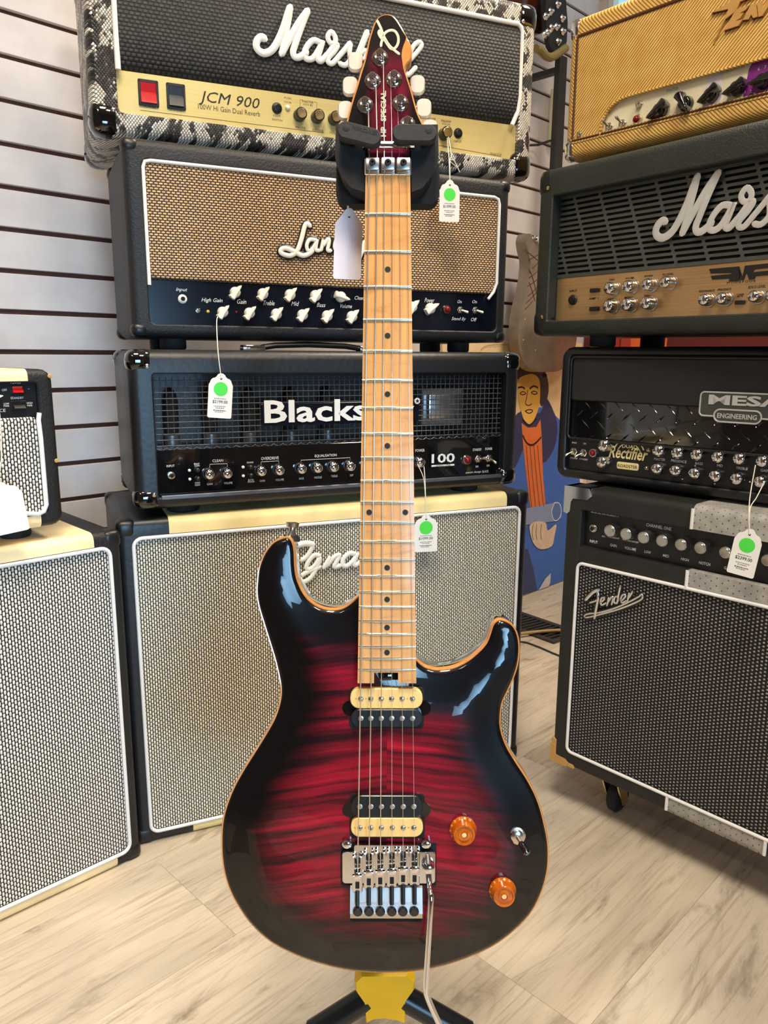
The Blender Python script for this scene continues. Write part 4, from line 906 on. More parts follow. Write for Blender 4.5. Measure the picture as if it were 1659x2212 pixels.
# ================================================================== the electric guitar
GP = (0.0015, 0.7542, 0.9943); GL, GR = R(8.27), R(0.29)
cl, sl, cr, sr = math.cos(GL), math.sin(GL), math.cos(GR), math.sin(GR)
GM = Matrix(((cr, -sr, 0, GP[0]), (sr*sl, cr*sl, -cl, GP[1]), (sr*cl, cr*cl, sl, GP[2]), (0, 0, 0, 1)))   # local: x across, y up the neck (nut at 0), z towards the viewer
GI = GM.inverted(); GN = GM.to_3x3() @ Vector((0, 0, 1))
def gpx(u, v, z=0.0):
    q = GI @ onplane(u, v, GM @ Vector((0, 0, z)), GN); return q.x, q.y
GT = thing('electric_guitar', 'red and black burst electric guitar with maple neck standing upright on the stand', 'guitar', GM)
def gadd(name, g, m, parent=None, smooth=35, label=None):
    o = obj(name, g, MT[m] if isinstance(m, str) else m, parent or GT, smooth)
    if label: o['label'] = label
    return o
# helper geometry is made in xz facing -y; turn it to xy facing +z
TURN = Matrix(((1, 0, 0, 0), (0, 0, 1, 0), (0, -1, 0, 0), (0, 0, 0, 1)))
def gface(g): return xf(g, TURN)
ZE = -0.022                                                        # height of the edge of the top
OUT = [(617,1158.7),(594,1167),(580,1180),(568,1198.5),(558,1225),(554,1254),(553,1283),(558,1312),(568,1345.6),(580,1384),(592,1423),(600,1456),(605,1486),(603,1514.5),(592,1549),(573,1584),(547.6,1625),(522,1666),(503,1701),(489,1736),(480,1771),(477,1808),(478,1850),(484,1889),(496,1926),(517,1964),(544,2000),(582,2034),(629,2059.5),(680,2079),(743,2095),(805,2101.5),(868,2101),(931,2093.5),(993.5,2076),(1056,2049.6),(1103,2018),(1144,1977.5),(1169,1933.6),(1183,1886.6),(1186.5,1842.7),(1182,1799),(1165.6,1735),(1143,1687),(1116,1645),(1095,1609),(1084,1575.6),(1082.7,1548.5),(1087,1518),(1098,1494),(1110,1467),(1119,1440),(1123,1414),(1123,1389),(1118.6,1367.6),(1109.6,1351),(1097,1341.6),(1082,1337),(1071,1340.5),(1063,1350),(1057,1367.6),(1050,1386),(1035.5,1404),(1010,1425.5),(981,1440),(952,1445),(927,1442),(909,1432),(893,1412),(884,1385),(876,1340),(800,1300),(786,1275),(773,1287),(756,1302),(739,1312),(719.7,1315.4),(700,1313),(681,1304.6),(664,1290),(652,1271),(642.5,1246.7),(639,1220),(637.7,1191),(634,1172),(627,1161.5)]
ol = [gpx(u, v, ZE) for u, v in OUT]
ol = catmull(ol, True, 4)
ar = sum(a[0]*b[1]-b[0]*a[1] for a, b in zip(ol, ol[1:]+ol[:1]))
if ar < 0: ol = ol[::-1]
NO = len(ol)
def normals(p):
    out = []
    for i in range(len(p)):
        t = Vector(p[(i+1) % len(p)]) - Vector(p[i-1]); t = t.normalized() if t.length > 0 else Vector((1, 0)); out.append((t.y, -t.x))
    return out
on_ = normals(ol)
def inset(p, nn, d): return [(a[0]-n[0]*d, a[1]-n[1]*d) for a, n in zip(p, nn)]
def inside(p, poly):
    x, y = p; c = False; j = len(poly)-1
    for i in range(len(poly)):
        xi, yi = poly[i]; xj, yj = poly[j]
        if (yi > y) != (yj > y) and x < (xj-xi)*(y-yi)/(yj-yi)+xi: c = not c
        j = i
    return c
seg = [(Vector(ol[i]), Vector(ol[(i+1) % NO])) for i in range(NO)]
def edist(p):
    P = Vector(p); best = 9
    for a, b in seg:
        ab = b-a; t = max(0, min(1, (P-a).dot(ab)/max(ab.length_squared, 1e-12))); q = (P-a-ab*t).length_squared
        if q < best: best = q
    return math.sqrt(best)
rim = inset(ol, on_, 0.0016)
pts = [Vector(p) for p in rim]; nb = len(pts)
for dd, stp in ((0.0035, 1), (0.006, 1), (0.010, 2), (0.015, 2), (0.021, 3)):
    for i, p in enumerate(inset(ol, on_, dd)):
        if i % stp == 0 and inside(p, rim) and edist(p) > dd*0.93: pts.append(Vector(p))
xs = [p[0] for p in ol]; ys = [p[1] for p in ol]; x = min(xs)
while x < max(xs):
    y = min(ys)
    while y < max(ys):
        if inside((x, y), rim) and edist((x, y)) > 0.026: pts.append(Vector((x, y)))
        y += 0.0095
    x += 0.0095
res = delaunay_2d_cdt(pts, [(i, (i+1) % nb) for i in range(nb)], [list(range(nb))], 1, 1e-6)
V2, F2 = res[0], res[2]
dist = [edist(v) for v in V2]
def ztop(d):
    t = min(d/0.045, 1); s_ = t*t*(3-2*t); e = min(max(d-0.0016, 0)/0.004, 1)
    return ZE + 0.0085*s_ + 0.0022*math.sqrt(max(0, 1-(1-e)**2))
V3 = [(v.x, v.y, ztop(d)) for v, d in zip(V2, dist)]
top = gadd('carved_top', (V3, [tuple(f) for f in F2]), 'flame', None, 60, 'flamed maple top with black edge burst')
at = top.data.attributes.new('edge', 'FLOAT', 'POINT'); at.data.foreach_set('value', dist)
ZT = ztop(0.2)
def ring(p, z): return [(a, b, z) for a, b in p]
gadd('edge_binding', loft([ring(inset(ol, on_, 0.0018), ZE+0.0001), ring(inset(ol, on_, 0.0006), ZE+0.0004), ring(ol, ZE-0.0010), ring(ol, ZE-0.0085)], False, False), 'binding', None, 60, 'amber maple edge')
bk = [ring(ol, ZE-0.0085), ring(ol, ZE-0.030)]
for k in range(1, 4):
    t = math.pi/2*k/3; bk.append(ring(inset(ol, on_, 0.004*(1-math.cos(t))), ZE-0.030-0.004*math.sin(t)))
gadd('body_back', loft(bk, False, True), 'bodyback', None, 50, 'glossy dark back and sides')
# ---- neck, fretboard, frets
LSC = 0.6477
def fr(n): return LSC*(1-2**(-n/12))
def fw(y): return 0.0415 + (0.0563-0.0415)*(-y)/fr(22)
yE = gpx(836, 1476, 0)[1]
def cross(y, w, d, zt=0.0):                                       # crowned fretboard with rounded neck behind
    pts = []
    for k in range(9): q = k/8*2-1; pts.append((w/2*q, y, zt - 0.0009*q*q))
    for k in range(1, 12): a = math.pi*k/12; pts.append((w/2*math.cos(a), y, zt-0.0045 - (d-0.0045)*math.sin(a)**0.8))
    return pts
neck = gadd('neck', loft([cross(y, fw(y), d) for y, d in ((0.0, 0.021), (-0.05, 0.021), (-0.2, 0.022), (-0.36, 0.023), (-0.392, 0.030))]), 'maple', None, 40)
nl, nr = gpx(808, 1453, 0), gpx(860, 1453, 0)
def heel(x0a, x1a, x0b, x1b, ya, yb):
    return loft([[(x0a, ya, 0), (x1a, ya, 0), (x1a, ya, -0.012), (x0a, ya, -0.012)], [(x0b, yb, 0), (x1b, yb, 0), (x1b, yb, -0.012), (x0b, yb, -0.012)]])
yN = nl[1]
gadd('fretboard_end', join(heel(-fw(-0.392)/2, fw(-0.392)/2, -fw(yN)/2, fw(yN)/2, -0.392, yN), heel(-fw(yN)/2, nl[0], -fw(yE)/2, nl[0], yN, yE), heel(nr[0], fw(yN)/2, nr[0], fw(yE)/2, yN, yE)), 'maple', None, 20)
gadd('truss_wheel', bbox(nl[0]+0.005, nr[0]-0.005, yE+0.001, yN-0.001, -0.012, -0.004, 0.002, 2), 'gloss')
gadd('truss_slot', box(nl[0], nr[0], yE, yN, -0.0135, -0.012), 'void', None, 0)
for n in range(1, 23):
    y = -fr(n); w = fw(y); P = [(w/2*q, y, 0.0003 - 0.0009*q*q) for q in (-1, -0.75, -0.5, -0.25, 0, 0.25, 0.5, 0.75, 1)]
    gadd('fret', tube(P, 0.00125, 6), 'fret', neck if n < 13 else None, 60)
for n, xo in ((3, 0), (5, 0), (7, 0), (9, 0), (12, -1), (12, 1), (15, 0), (17, 0), (19, 0), (21, 0)):
    y = -(fr(n-1)+fr(n))/2; gadd('inlay_dot', mv(gface(lathe([(0.0027, 0), (0.0027, 0.0004)], 0, 0, 0, 16)), xo*0.0172, y, -0.0001 if xo == 0 else -0.0004), 'print_black')
# ---- headstock
HZ = -0.009
HO = [(834,30),(824,32),(816,37.6),(808,50),(802,67),(795.6,88),(791.5,108),(786,133),(778,157),(769,188),(759.6,219),(752,248),(746,275),(748,293),(760,308),(774,322),(783,336),(788,356),(888,356),(893,336),(901,322),(914,308),(924,293),(921,282),(911,262),(902,240),(890,197.5),(882,172),(875,150),(880,138),(887,130),(890,118),(889,102),(885,90),(880,81.5),(874,69),(866,55),(857,41),(846,31)]
ho = catmull([gpx(u, v, HZ) for u, v in HO], True, 3)
if sum(a[0]*b[1]-b[0]*a[1] for a, b in zip(ho, ho[1:]+ho[:1])) < 0: ho = ho[::-1]
hn = normals(ho)
head = gadd('headstock', loft([ring(ho, HZ-0.014), ring(ho, HZ-0.0012), ring(inset(ho, hn, 0.0012), HZ)]), 'binding', None, 40)
HF = [(834,33),(825,35),(818,40),(811,52),(805,69),(799,90),(795,110),(789.5,134),(782,158),(773,189),(763.6,219),(756,248),(750,275),(752,291),(763,305),(777,319),(786,335),(790,356),(886,356),(890,335),(898,320),(911,305),(920,292),(917,282),(907.5,262),(898,240),(886.5,197.5),(878.5,172),(871.5,149),(869,132),(867.5,118),(870,102),(876,86),(877,80),(870,69),(862,56),(854,43.5),(845,35)]
hf = catmull([gpx(u, v, HZ) for u, v in HF], True, 3)
m, nt, b = base('headstock_burst'); o_, x_, y_, z_ = coords()
f_ = noise(vec(x_*8.0, y_*60.0, 0.0), 1.0, 3)
setp(b, mix((x_ - 0.0008).abs().step(0.0235, 0.011)*(y_.step(0.125, 0.09)), lin((12, 8, 9)), mix(f_.step(0.35, 0.65), lin((84, 8, 26)), lin((116, 14, 40)))), 0.3, coat=0.5, spec=0.2)
gadd('headstock_face', prism([(x, -y) for x, y in hf], 0, 0) and loft([ring(hf, HZ+0.0001), ring(hf, HZ+0.0004)]), m, head, 0)
# decal and lettering on the headstock
def gstroke(pts, r, z): return gface(stroke([gpx(u, v, z) for u, v in pts], r, 0, 4, 6, 0.15))
dec = [((815,46),(822,60),(829,79),(838,95),(848,106),(862,117)), ((826,80),(834,70),(845,66),(854,69),(860,80),(860,93),(854,104),(845,106),(838,98),(830,86),(825,84),(821,79),(818,72),(820,67),(824,72),(827,82),(824,92),(823,100))]
gadd('decal', mv(join(*[gstroke(d, 0.0012, HZ) for d in dec]), 0, 0, HZ+0.0006), 'decal', head, 60)
t0 = gpx(829, 300, HZ); t1 = gpx(829, 196, HZ)
tg = fit_text('SPECIAL', 0, 0.0278, 0, 0.0050, 0, bold=0.04); tg = [(-z, x, 0) for x, y, z in tg[0]], tg[1]
q0 = gpx(834, 263, HZ); gadd('lettering', mv(tg, q0[0], q0[1], HZ+0.0008), 'decal', head, 0)
tg = fit_text('HP', 0, 0.0090, 0, 0.0050, 0, bold=0.04); tg = [(-z, x, 0) for x, y, z in tg[0]], tg[1]
q0 = gpx(834, 296, HZ); gadd('lettering', mv(tg, q0[0], q0[1], HZ+0.0008), 'decal', head, 0)
# tuners: post and bushing on the face, pearl button behind the edge
POST = [((789, 228), -1), ((805, 176), -1), ((821, 126), -1), ((851, 172), 1), ((865, 224), 1), ((880, 270), 1)]
BTN = [(746, 236), (756, 183), (768, 130), (902, 180), (916, 231), (929, 276)]
posts = []
for (p, sd), bt in zip(POST, BTN):
    x, y = gpx(*p, HZ); posts.append((x, y))
    t = gadd('tuner', mv(gface(lathe([(0.0074, 0), (0.0076, 0.0012), (0.0066, 0.0020), (0.0048, 0.0026), (0.0034, 0.0028), (0.0033, 0.0048), (0.0028, 0.0056), (0.0034, 0.0078), (0.0033, 0.0116), (0.0026, 0.0120)], 0, 0, 0, 12)), x, y, HZ), 'chrome', head, 30)
    bx, by = gpx(*bt, HZ-0.014)
    gadd('tuner_shaft', tube([(x, by+0.0, HZ-0.018), (bx, by, HZ-0.018)], 0.0028, 8), 'chrome', t)
    bw = 0.0072
    gadd('tuner_button', mv(lrect([(-0.006, 0.006, -0.0062, 0.0062, 0.004, -0.003), (-bw, bw, -0.0082, 0.0082, 0.005, -0.001), (-bw, bw, -0.0082, 0.0082, 0.005, 0.001), (-0.006, 0.006, -0.0062, 0.0062, 0.004, 0.003)]) and gface(lrect([(-0.0062, 0.0062, -0.0078, 0.0078, 0.0045, -0.0032), (-bw, bw, -0.0090, 0.0090, 0.0055, -0.0012), (-bw, bw, -0.0090, 0.0090, 0.0055, 0.0012), (-0.0062, 0.0062, -0.0078, 0.0078, 0.0045, 0.0032)])), bx, by, HZ-0.018), 'pearl', t, 50)
# string retainer bar and locking nut
ry = gpx(832, 319, HZ)[1]
rb = gadd('string_retainer', join(tube([(-0.0235, ry, HZ+0.0065), (0.0245, ry, HZ+0.0065)], 0.0031, 10), tube([(-0.021, ry, HZ), (-0.021, ry, HZ+0.006)], 0.002, 8), tube([(0.022, ry, HZ), (0.022, ry, HZ+0.006)], 0.002, 8)), 'chrome', head)
nb_ = gadd('locking_nut', bbox(-0.0215, 0.0215, -0.0008, 0.0145, -0.0085, 0.0008, 0.0008, 1), 'chrome')
for k in (-1, 0, 1):
    c = gadd('nut_clamp', bbox(k*0.0143-0.0064, k*0.0143+0.0064, 0.0018, 0.0132, 0.0010, 0.0062, 0.0012, 2), 'steel', nb_)
    gadd('clamp_bolt', mv(gface(lathe([(0.0030, 0), (0.0030, 0.0022), (0.0024, 0.0030), (0.0013, 0.0030), (0.0012, 0.0012)], 0, 0, 0, 14)), k*0.0143, 0.0078, 0.0060), 'black', c)
# ---- strings
nx_ = [gpx(u, 372, 0.001)[0] for u in (797, 814.4, 830, 846.5, 862.5, 878.7)]
ZB = 0.0022
yb = gpx(830, 1868, ZB)[1]
bx_ = [gpx(u, 1868, ZB)[0] for u in (772.7, 797, 821.7, 846.5, 871, 895.8)]
order = [posts[0], posts[1], posts[2], posts[3], posts[4], posts[5]]
for i, rd in enumerate((0.00062, 0.00054, 0.00046, 0.00026, 0.00022, 0.00019)):
    px_, py_ = order[i]
    P = [(px_+(0.003 if i < 3 else -0.003), py_-0.001, HZ+0.0068), (nx_[i], ry, HZ+0.0032), (nx_[i], 0.012, 0.0014), (nx_[i], -0.001, 0.0016), (bx_[i], yb, ZB), (bx_[i], yb-0.012, ZB-0.006)]
    gadd('string', tube(P, rd, 6), 'wound' if i < 3 else 'plainst', None, 60)
# ---- pickups
def stadium(u0, v0, u1, v1, z0, z1, m, parent, name='bobbin', rr=None):
    a = gpx(u0, v1, z1); c = gpx(u1, v0, z1); h = c[1]-a[1]
    g = lrect([(a[0]+0.0008, c[0]-0.0008, a[1]+0.0008, c[1]-0.0008, (rr or h*0.45)-0.0008, -z1), (a[0], c[0], a[1], c[1], rr or h*0.45, -z1+0.0008), (a[0], c[0], a[1], c[1], rr or h*0.45, -z0)], n=6)
    return gadd(name, gface(g), m, parent)
for cream, blk, ear, cav, lbl in (((756.5, 1487.5, 913, 1531), (759, 1532.5, 912, 1571), 1529, (753, 1484, 917, 1575), 'neck'), ((758, 1767, 914, 1808.5), (759.5, 1719, 914, 1766), 1749, (754, 1714, 919, 1812), 'bridge')):
    z1 = -0.0045
    cv = stadium(*cav, ZT-0.001, ZT+0.0003, 'void', None, 'pickup_cavity', 0.005)
    e0, e1 = gpx(739, ear, ZT), gpx(931, ear, ZT)
    for (ex, ey), s_ in ((e0, 1), (e1, -1)): gadd('pickup_ear', gface(lathe([(0.0074, 0), (0.0074, 0.0006)], ex+s_*0.0076, ey, -ZT, 20)), 'gloss', cv)
    for bx, m in ((cream, 'bobbin'), (blk, 'bobblack')):
        bo = stadium(*bx, ZT, z1, m, cv)
        vc = (bx[1]+bx[3])/2
        us = (779.5, 801, 823.5, 846, 868.5, 891) if lbl == 'neck' else (777.5, 801, 824, 847.5, 871, 894)
        for u in us:
            x, y = gpx(u, vc, z1)
            if m == 'bobbin':
                pp = gadd('pole_screw', mv(gface(lathe([(0.0026, 0), (0.0026, 0.0004), (0.0018, 0.0009), (0.0002, 0.0010)], 0, 0, 0, 12)), x, y, z1-0.0001), 'pole', bo)
                a_ = random.uniform(0, math.pi); gadd('screw_slot', mv(xf(box(-0.0022, 0.0022, -0.0003, 0.0003, 0, 0.0011), Matrix.Rotation(a_, 4, 'Z')), x, y, z1), 'void', bo, 0)
            else: gadd('pole_slug', mv(gface(lathe([(0.0026, 0), (0.0026, 0.0003), (0.0022, 0.0004)], 0, 0, 0, 14)), x, y, z1-0.0001), 'pole', bo)
        for u in (us[0]-11, (us[0]+us[1])/2, (us[4]+us[5])/2):
            x, y = gpx(u, vc, z1); gadd('eyelet', mv(gface(lathe([(0.0008, 0), (0.0008, 0.0003)], 0, 0, 0, 8)), x, y, z1-0.0001), 'logo_tan' if m == 'bobbin' else 'void', bo)
# ---- locking tremolo
cv = stadium(735, 1819, 944, 1914, ZT-0.001, ZT+0.0003, 'void', None, 'tremolo_cavity', 0.003)
stadium(755, 1900, 914, 1992, ZT-0.001, ZT+0.0004, 'void', cv, 'tremolo_cavity', 0.003)
zb1 = ZT + 0.0075
br = gadd('tremolo_bridge', join(
    gface(lrect([(gpx(739, 1905, zb1)[0]+0.0006, gpx(941, 1830, zb1)[0]-0.0006, gpx(739, 1908, zb1)[1], gpx(739, 1842, zb1)[1], 0.003, -zb1), (gpx(739, 1905, zb1)[0], gpx(941, 1830, zb1)[0], gpx(739, 1909, zb1)[1], gpx(739, 1841, zb1)[1], 0.0035, -zb1+0.0007), (gpx(739, 1905, zb1)[0], gpx(941, 1830, zb1)[0], gpx(739, 1909, zb1)[1], gpx(739, 1841, zb1)[1], 0.0035, -zb1+0.0035)])),
    gface(lrect([(gpx(765, 1905, zb1)[0], gpx(907, 1830, zb1)[0], gpx(739, 1850, zb1)[1], gpx(739, 1826, zb1)[1], 0.002, -zb1), (gpx(765, 1905, zb1)[0], gpx(907, 1830, zb1)[0], gpx(739, 1850, zb1)[1], gpx(739, 1826, zb1)[1], 0.002, -zb1+0.0035)]))), 'chrome', None, 25)
gadd('tail_plate', xf(loft([[(gpx(757, 1912, zb1)[0], gpx(757, 1912, zb1)[1], zb1+0.0045), (gpx(912, 1912, zb1)[0], gpx(757, 1912, zb1)[1], zb1+0.0045), (gpx(912, 1912, zb1)[0], gpx(757, 1912, zb1)[1], zb1), (gpx(757, 1912, zb1)[0], gpx(757, 1912, zb1)[1], zb1)],
     [(gpx(757, 1962, zb1)[0], gpx(757, 1962, zb1)[1], zb1+0.0095), (gpx(912, 1962, zb1)[0], gpx(757, 1962, zb1)[1], zb1+0.0095), (gpx(912, 1962, zb1)[0], gpx(757, 1962, zb1)[1], zb1+0.006), (gpx(757, 1962, zb1)[0], gpx(757, 1962, zb1)[1], zb1+0.006)]]), Matrix.Identity(4)), 'tailsteel', br, 20)
stamp = fit_text('LICENSED UNDER FLOYD ROSE PATENTS', gpx(763, 1958, zb1)[0], gpx(906, 1958, zb1)[0], 0, 0.0026, 0, bold=0.02)
ys_ = gpx(830, 1957, zb1+0.009)[1]
gadd('stamped_lettering', [(x, ys_+z, zb1+0.0093) for x, y, z in stamp[0]] and ([(x, ys_+z, zb1+0.0094) for x, y, z in stamp[0]], stamp[1]), 'cardback', br, 0)
gadd('tail_wall', box(gpx(757, 1962, zb1)[0], gpx(912, 1962, zb1)[0], gpx(757, 1976, zb1)[1], gpx(757, 1963, zb1)[1], ZT, zb1+0.006), 'nickel', br, 0)
su = (772.5, 797, 821.5, 846.5, 870.5, 895); so = (10, 3, 1, 0, -4, -4)
for i, (u, dy) in enumerate(zip(su, so)):
    zz = zb1
    xl, xr = gpx(u-11.4, 1870, zz)[0], gpx(u+11.4, 1870, zz)[0]; xc = (xl+xr)/2; w = xr-xl
    ya, ym, ye = gpx(u, 1834+max(dy, 0), zz)[1], gpx(u, 1868+dy, zz)[1], gpx(u, 1909+dy, zz)[1]
    # two flanges in front, a humped saddle and a flat tail with its string-lock block
    g = join(bbox(xl+0.0002, xl+w*0.27, ym-0.002, ya, zz, zz+0.0062, 0.0007, 1), bbox(xr-w*0.27, xr-0.0002, ym-0.002, ya, zz, zz+0.0062, 0.0007, 1),
             bbox(xl+w*0.2, xr-w*0.2, ym-0.006, ym+0.001, zz, zz+0.0082, 0.0012, 2), bbox(xl+0.0002, xr-0.0002, ye, ym-0.003, zz, zz+0.0066, 0.0006, 1))
    sd = gadd('saddle', g, 'chrome', br, 25)
    gadd('saddle_bolt', mv(gface(lathe([(0.0026, 0), (0.0026, 0.003), (0.0022, 0.0034), (0.0012, 0.0034), (0.0011, 0.001)], 0, 0, 0, 12)), xc, (ya+ym)/2+0.001, zz), 'black', sd)
    gadd('lock_block', bbox(xc-0.0020, xc+0.0020, ye+0.0035, ye+0.0105, zz+0.004, zz+0.0072, 0.0004, 1), 'void', sd)
    yq0, yq1 = gpx(u, 1950+dy*0.3, zz+0.006)[1], gpx(u, 1914+dy, zz+0.006)[1]
    gadd('lock_screw', tube([(xc, yq0, zz+0.0090), (xc, yq1, zz+0.0062)], 0.0022, 10), 'black', sd)
    fx, fy = gpx(u, 1966, zz+0.008); fx2, fy2 = gpx(u, 1976, zz+0.013)
    gadd('fine_tuner', tube([(fx, fy+0.002, zz+0.001), (fx2, fy+0.001, zz+0.004), (fx2, fy, zz+0.007), (fx2, fy-0.0005, zz+0.0072), (fx2, fy2+0.0012, zz+0.0105), (fx2, fy2+0.0008, zz+0.012)], [0.0026, 0.0026, 0.0030, 0.0046, 0.0048, 0.0040], 14), 'bobblack', br, 40)
for u, v in ((749, 1826), (921, 1826)):
    x, y = gpx(u, v, zb1); gadd('pivot_stud', mv(gface(lathe([(0.0048, 0), (0.0048, 0.005), (0.0036, 0.0056), (0.0034, 0.0078), (0.002, 0.0082)], 0, 0, 0, 16)), x, y, ZT), 'chrome', br)
AP = [((926, 1875), 0.006), ((926, 1892), 0.009), ((928, 1912), 0.014), ((930, 1928), 0.020), ((931, 1945), 0.023), ((927, 2010), 0.026), ((922, 2090), 0.029), ((920, 2135), 0.031), ((923, 2152), 0.0315), ((935, 2182), 0.032), ((958, 2232), 0.032)]
path = [gpx(u, v, ZT+z) + (ZT+z,) for (u, v), z in AP]
arm = gadd('tremolo_arm', tube(catmull(path, False, 4), 0.0029, 12), 'chrome', br, 60)
x, y = gpx(925, 1872, zb1+0.004)
gadd('arm_collar', mv(gface(lathe([(0.0062, 0), (0.0064, 0.003), (0.0058, 0.0045), (0.0050, 0.0052), (0.0054, 0.0060), (0.0048, 0.0095), (0.0032, 0.0105)], 0, 0, 0, 18)), x, y, zb1), 'chrome', arm)
x, y = gpx(923, 1850, zb1+0.002); gadd('arm_socket', tube([(x, y+0.001, zb1+0.001), (x+0.001, y-0.008, zb1+0.006)], [0.0025, 0.0042], 12), 'chrome', arm)
# ---- volume and tone knobs, selector, strap button
for u, v in ((1000, 1791), (1085, 1922)):
    x, y = gpx(u, v, ZT)
    zk = ztop(edist((x, y)))-0.0004
    k = gadd('amber_knob', mv(gface(lathe([(0.0132, 0), (0.0134, 0.0010), (0.0134, 0.0024), (0.0118, 0.0048), (0.0110, 0.0120), (0.0102, 0.0135), (0.0088, 0.0135), (0.0080, 0.0120), (0.0062, 0.0120), (0.0056, 0.0134), (0.0034, 0.0136), (0.0030, 0.0120), (0.0002, 0.0120)], 0, 0, 0, 32)), x, y, zk), 'amber', None, 30)
    gadd('knob_centre', mv(gface(lathe([(0.0026, 0), (0.0024, 0.0012), (0.0004, 0.0014)], 0, 0, 0, 14)), x, y, zk+0.0120), 'ledyel' if False else 'bobbin', k)
    for j in range(11):
        a = R(-30 + j*24); dg = fit_text(str(j % 10), -0.0011, 0.0011, -0.0013, 0.0026, 0)
        M_ = Matrix.Translation((x, y, zk)) @ Matrix.Rotation(a, 4, 'Z') @ Matrix.Translation((0, 0.0128, 0.0042)) @ Matrix.Rotation(R(-58), 4, 'X')
        gadd('numeral', xf(gface(dg), M_), 'bobbin', k, 0)
x, y = gpx(1114, 1801, ZT-0.006); zk = ztop(edist((x, y)))-0.0008
sw = gadd('selector_switch', mv(gface(lathe([(0.0092, 0), (0.0092, 0.0010), (0.0080, 0.0016), (0.0064, 0.0017), (0.0058, 0.0030), (0.0044, 0.0036), (0.0026, 0.0040)], 0, 0, 0, 24)), x, y, zk), 'nickel')
gadd('switch_lever', tube([(x, y, zk+0.003), (x+0.0030, y-0.0030, zk+0.010)], 0.0016, 10), 'nickel', sw)
gadd('switch_tip', tube([(x+0.0026, y-0.0028, zk+0.0095), (x+0.0050, y-0.0052, zk+0.0145), (x+0.0072, y-0.0076, zk+0.0195), (x+0.0078, y-0.0082, zk+0.0205)], [0.0027, 0.0033, 0.0038, 0.0024], 12), 'gloss', sw)
x, y = gpx(630, 1160, ZE-0.02); sb = (x, y)
gadd('strap_button', tube([(x-0.0005, y-0.004, ZE-0.018), (x, y+0.003, ZE-0.018), (x+0.0005, y+0.006, ZE-0.018), (x+0.001, y+0.010, ZE-0.018), (x+0.001, y+0.0105, ZE-0.018), (x+0.0014, y+0.0145, ZE-0.018), (x+0.0014, y+0.0150, ZE-0.018)], [0.0058, 0.0052, 0.0036, 0.0036, 0.0060, 0.0068, 0.004], 16), 'nickel', None, 40)
gadd('strap_felt', tube([(x-0.0002, y-0.004, ZE-0.018), (x-0.0002, y+0.002, ZE-0.018)], [0.0085, 0.0075], 16), 'rubber')

# ================================================================== guitar stand
yb_ = min(p[1] for p in ol)
hub = GM @ Vector((0.004, yb_-0.004, ZE-0.052)); hub.z = hub.z
ST = thing('guitar_stand', 'black tripod guitar stand with yellow hub and padded neck yoke', 'guitar stand', Matrix.Translation((hub.x, hub.y, 0)))
SI = Matrix.Translation((-hub.x, -hub.y, 0))
def sadd(name, g, m, parent=None, smooth=40): return obj(name, xf(g, SI), MT[m], parent or ST, smooth)
def G(x, y, z): return tuple(GM @ Vector((x, y, z)))
def gw(g): return xf(g, GM)                                       # guitar frame to world
# yoke behind and beside the neck; two folding retainers in front
a0 = gpx(728, 330, -0.02); a1 = gpx(789, 330, -0.02); b0 = gpx(888, 330, -0.02); b1 = gpx(943, 330, -0.02)
yt, ym_, yl_ = gpx(830, 285, -0.02)[1], gpx(830, 350, -0.02)[1], gpx(830, 405, -0.02)[1]
def uarm(x0, x1, sgn):
    xo, xi = (x0, x1) if sgn < 0 else (x1, x0)
    pts = [(xo, yt), (xo + sgn*0.001, ym_), (xo - sgn*0.006, yl_+0.004), (xo - sgn*0.014, yl_-0.006), (xi, yl_-0.010), (xi - sgn*0.0008, yl_+0.02), (xi, ym_+0.004), (xi + sgn*0.010, ym_+0.016), (xi + sgn*0.012, yt)]
    g = prism([(x, y) for x, y in pts], 0.004, 0.046)
    return gw(gface(g))
yoke = sadd('yoke', join(uarm(a0[0], a1[0], -1), uarm(b0[0], b1[0], 1), gw(gface(lrect([(-0.05, 0.05, yl_-0.012, yt-0.02, 0.01, 0.030), (-0.05, 0.05, yl_-0.012, yt-0.02, 0.01, 0.048)])))), 'standblack', None, 30)
def retainer(us, z):
    (ua, va), (ub, vb) = us; p, q = Vector(gpx(ua, va, z)), Vector(gpx(ub, vb, z)); d = (q-p).normalized(); n = Vector((-d.y, d.x)); L = (q-p).length; h = 0.0078
    loops = []
    for s_, zz in ((0.88, z+0.0015), (1.0, z), (1.0, z-0.008), (0.9, z-0.010)):
        lp = []
        for k in range(13): a = -math.pi/2 - math.pi*k/12; lp.append(p + n*(h*s_*math.sin(a)) + d*(h*s_*math.cos(a)))
        for k in range(13): a = math.pi/2 - math.pi*k/12; lp.append(q + n*(h*s_*math.sin(a)) + d*(h*s_*math.cos(a)))
        loops.append([(v.x, v.y, zz) for v in lp])
    return loft(loops)
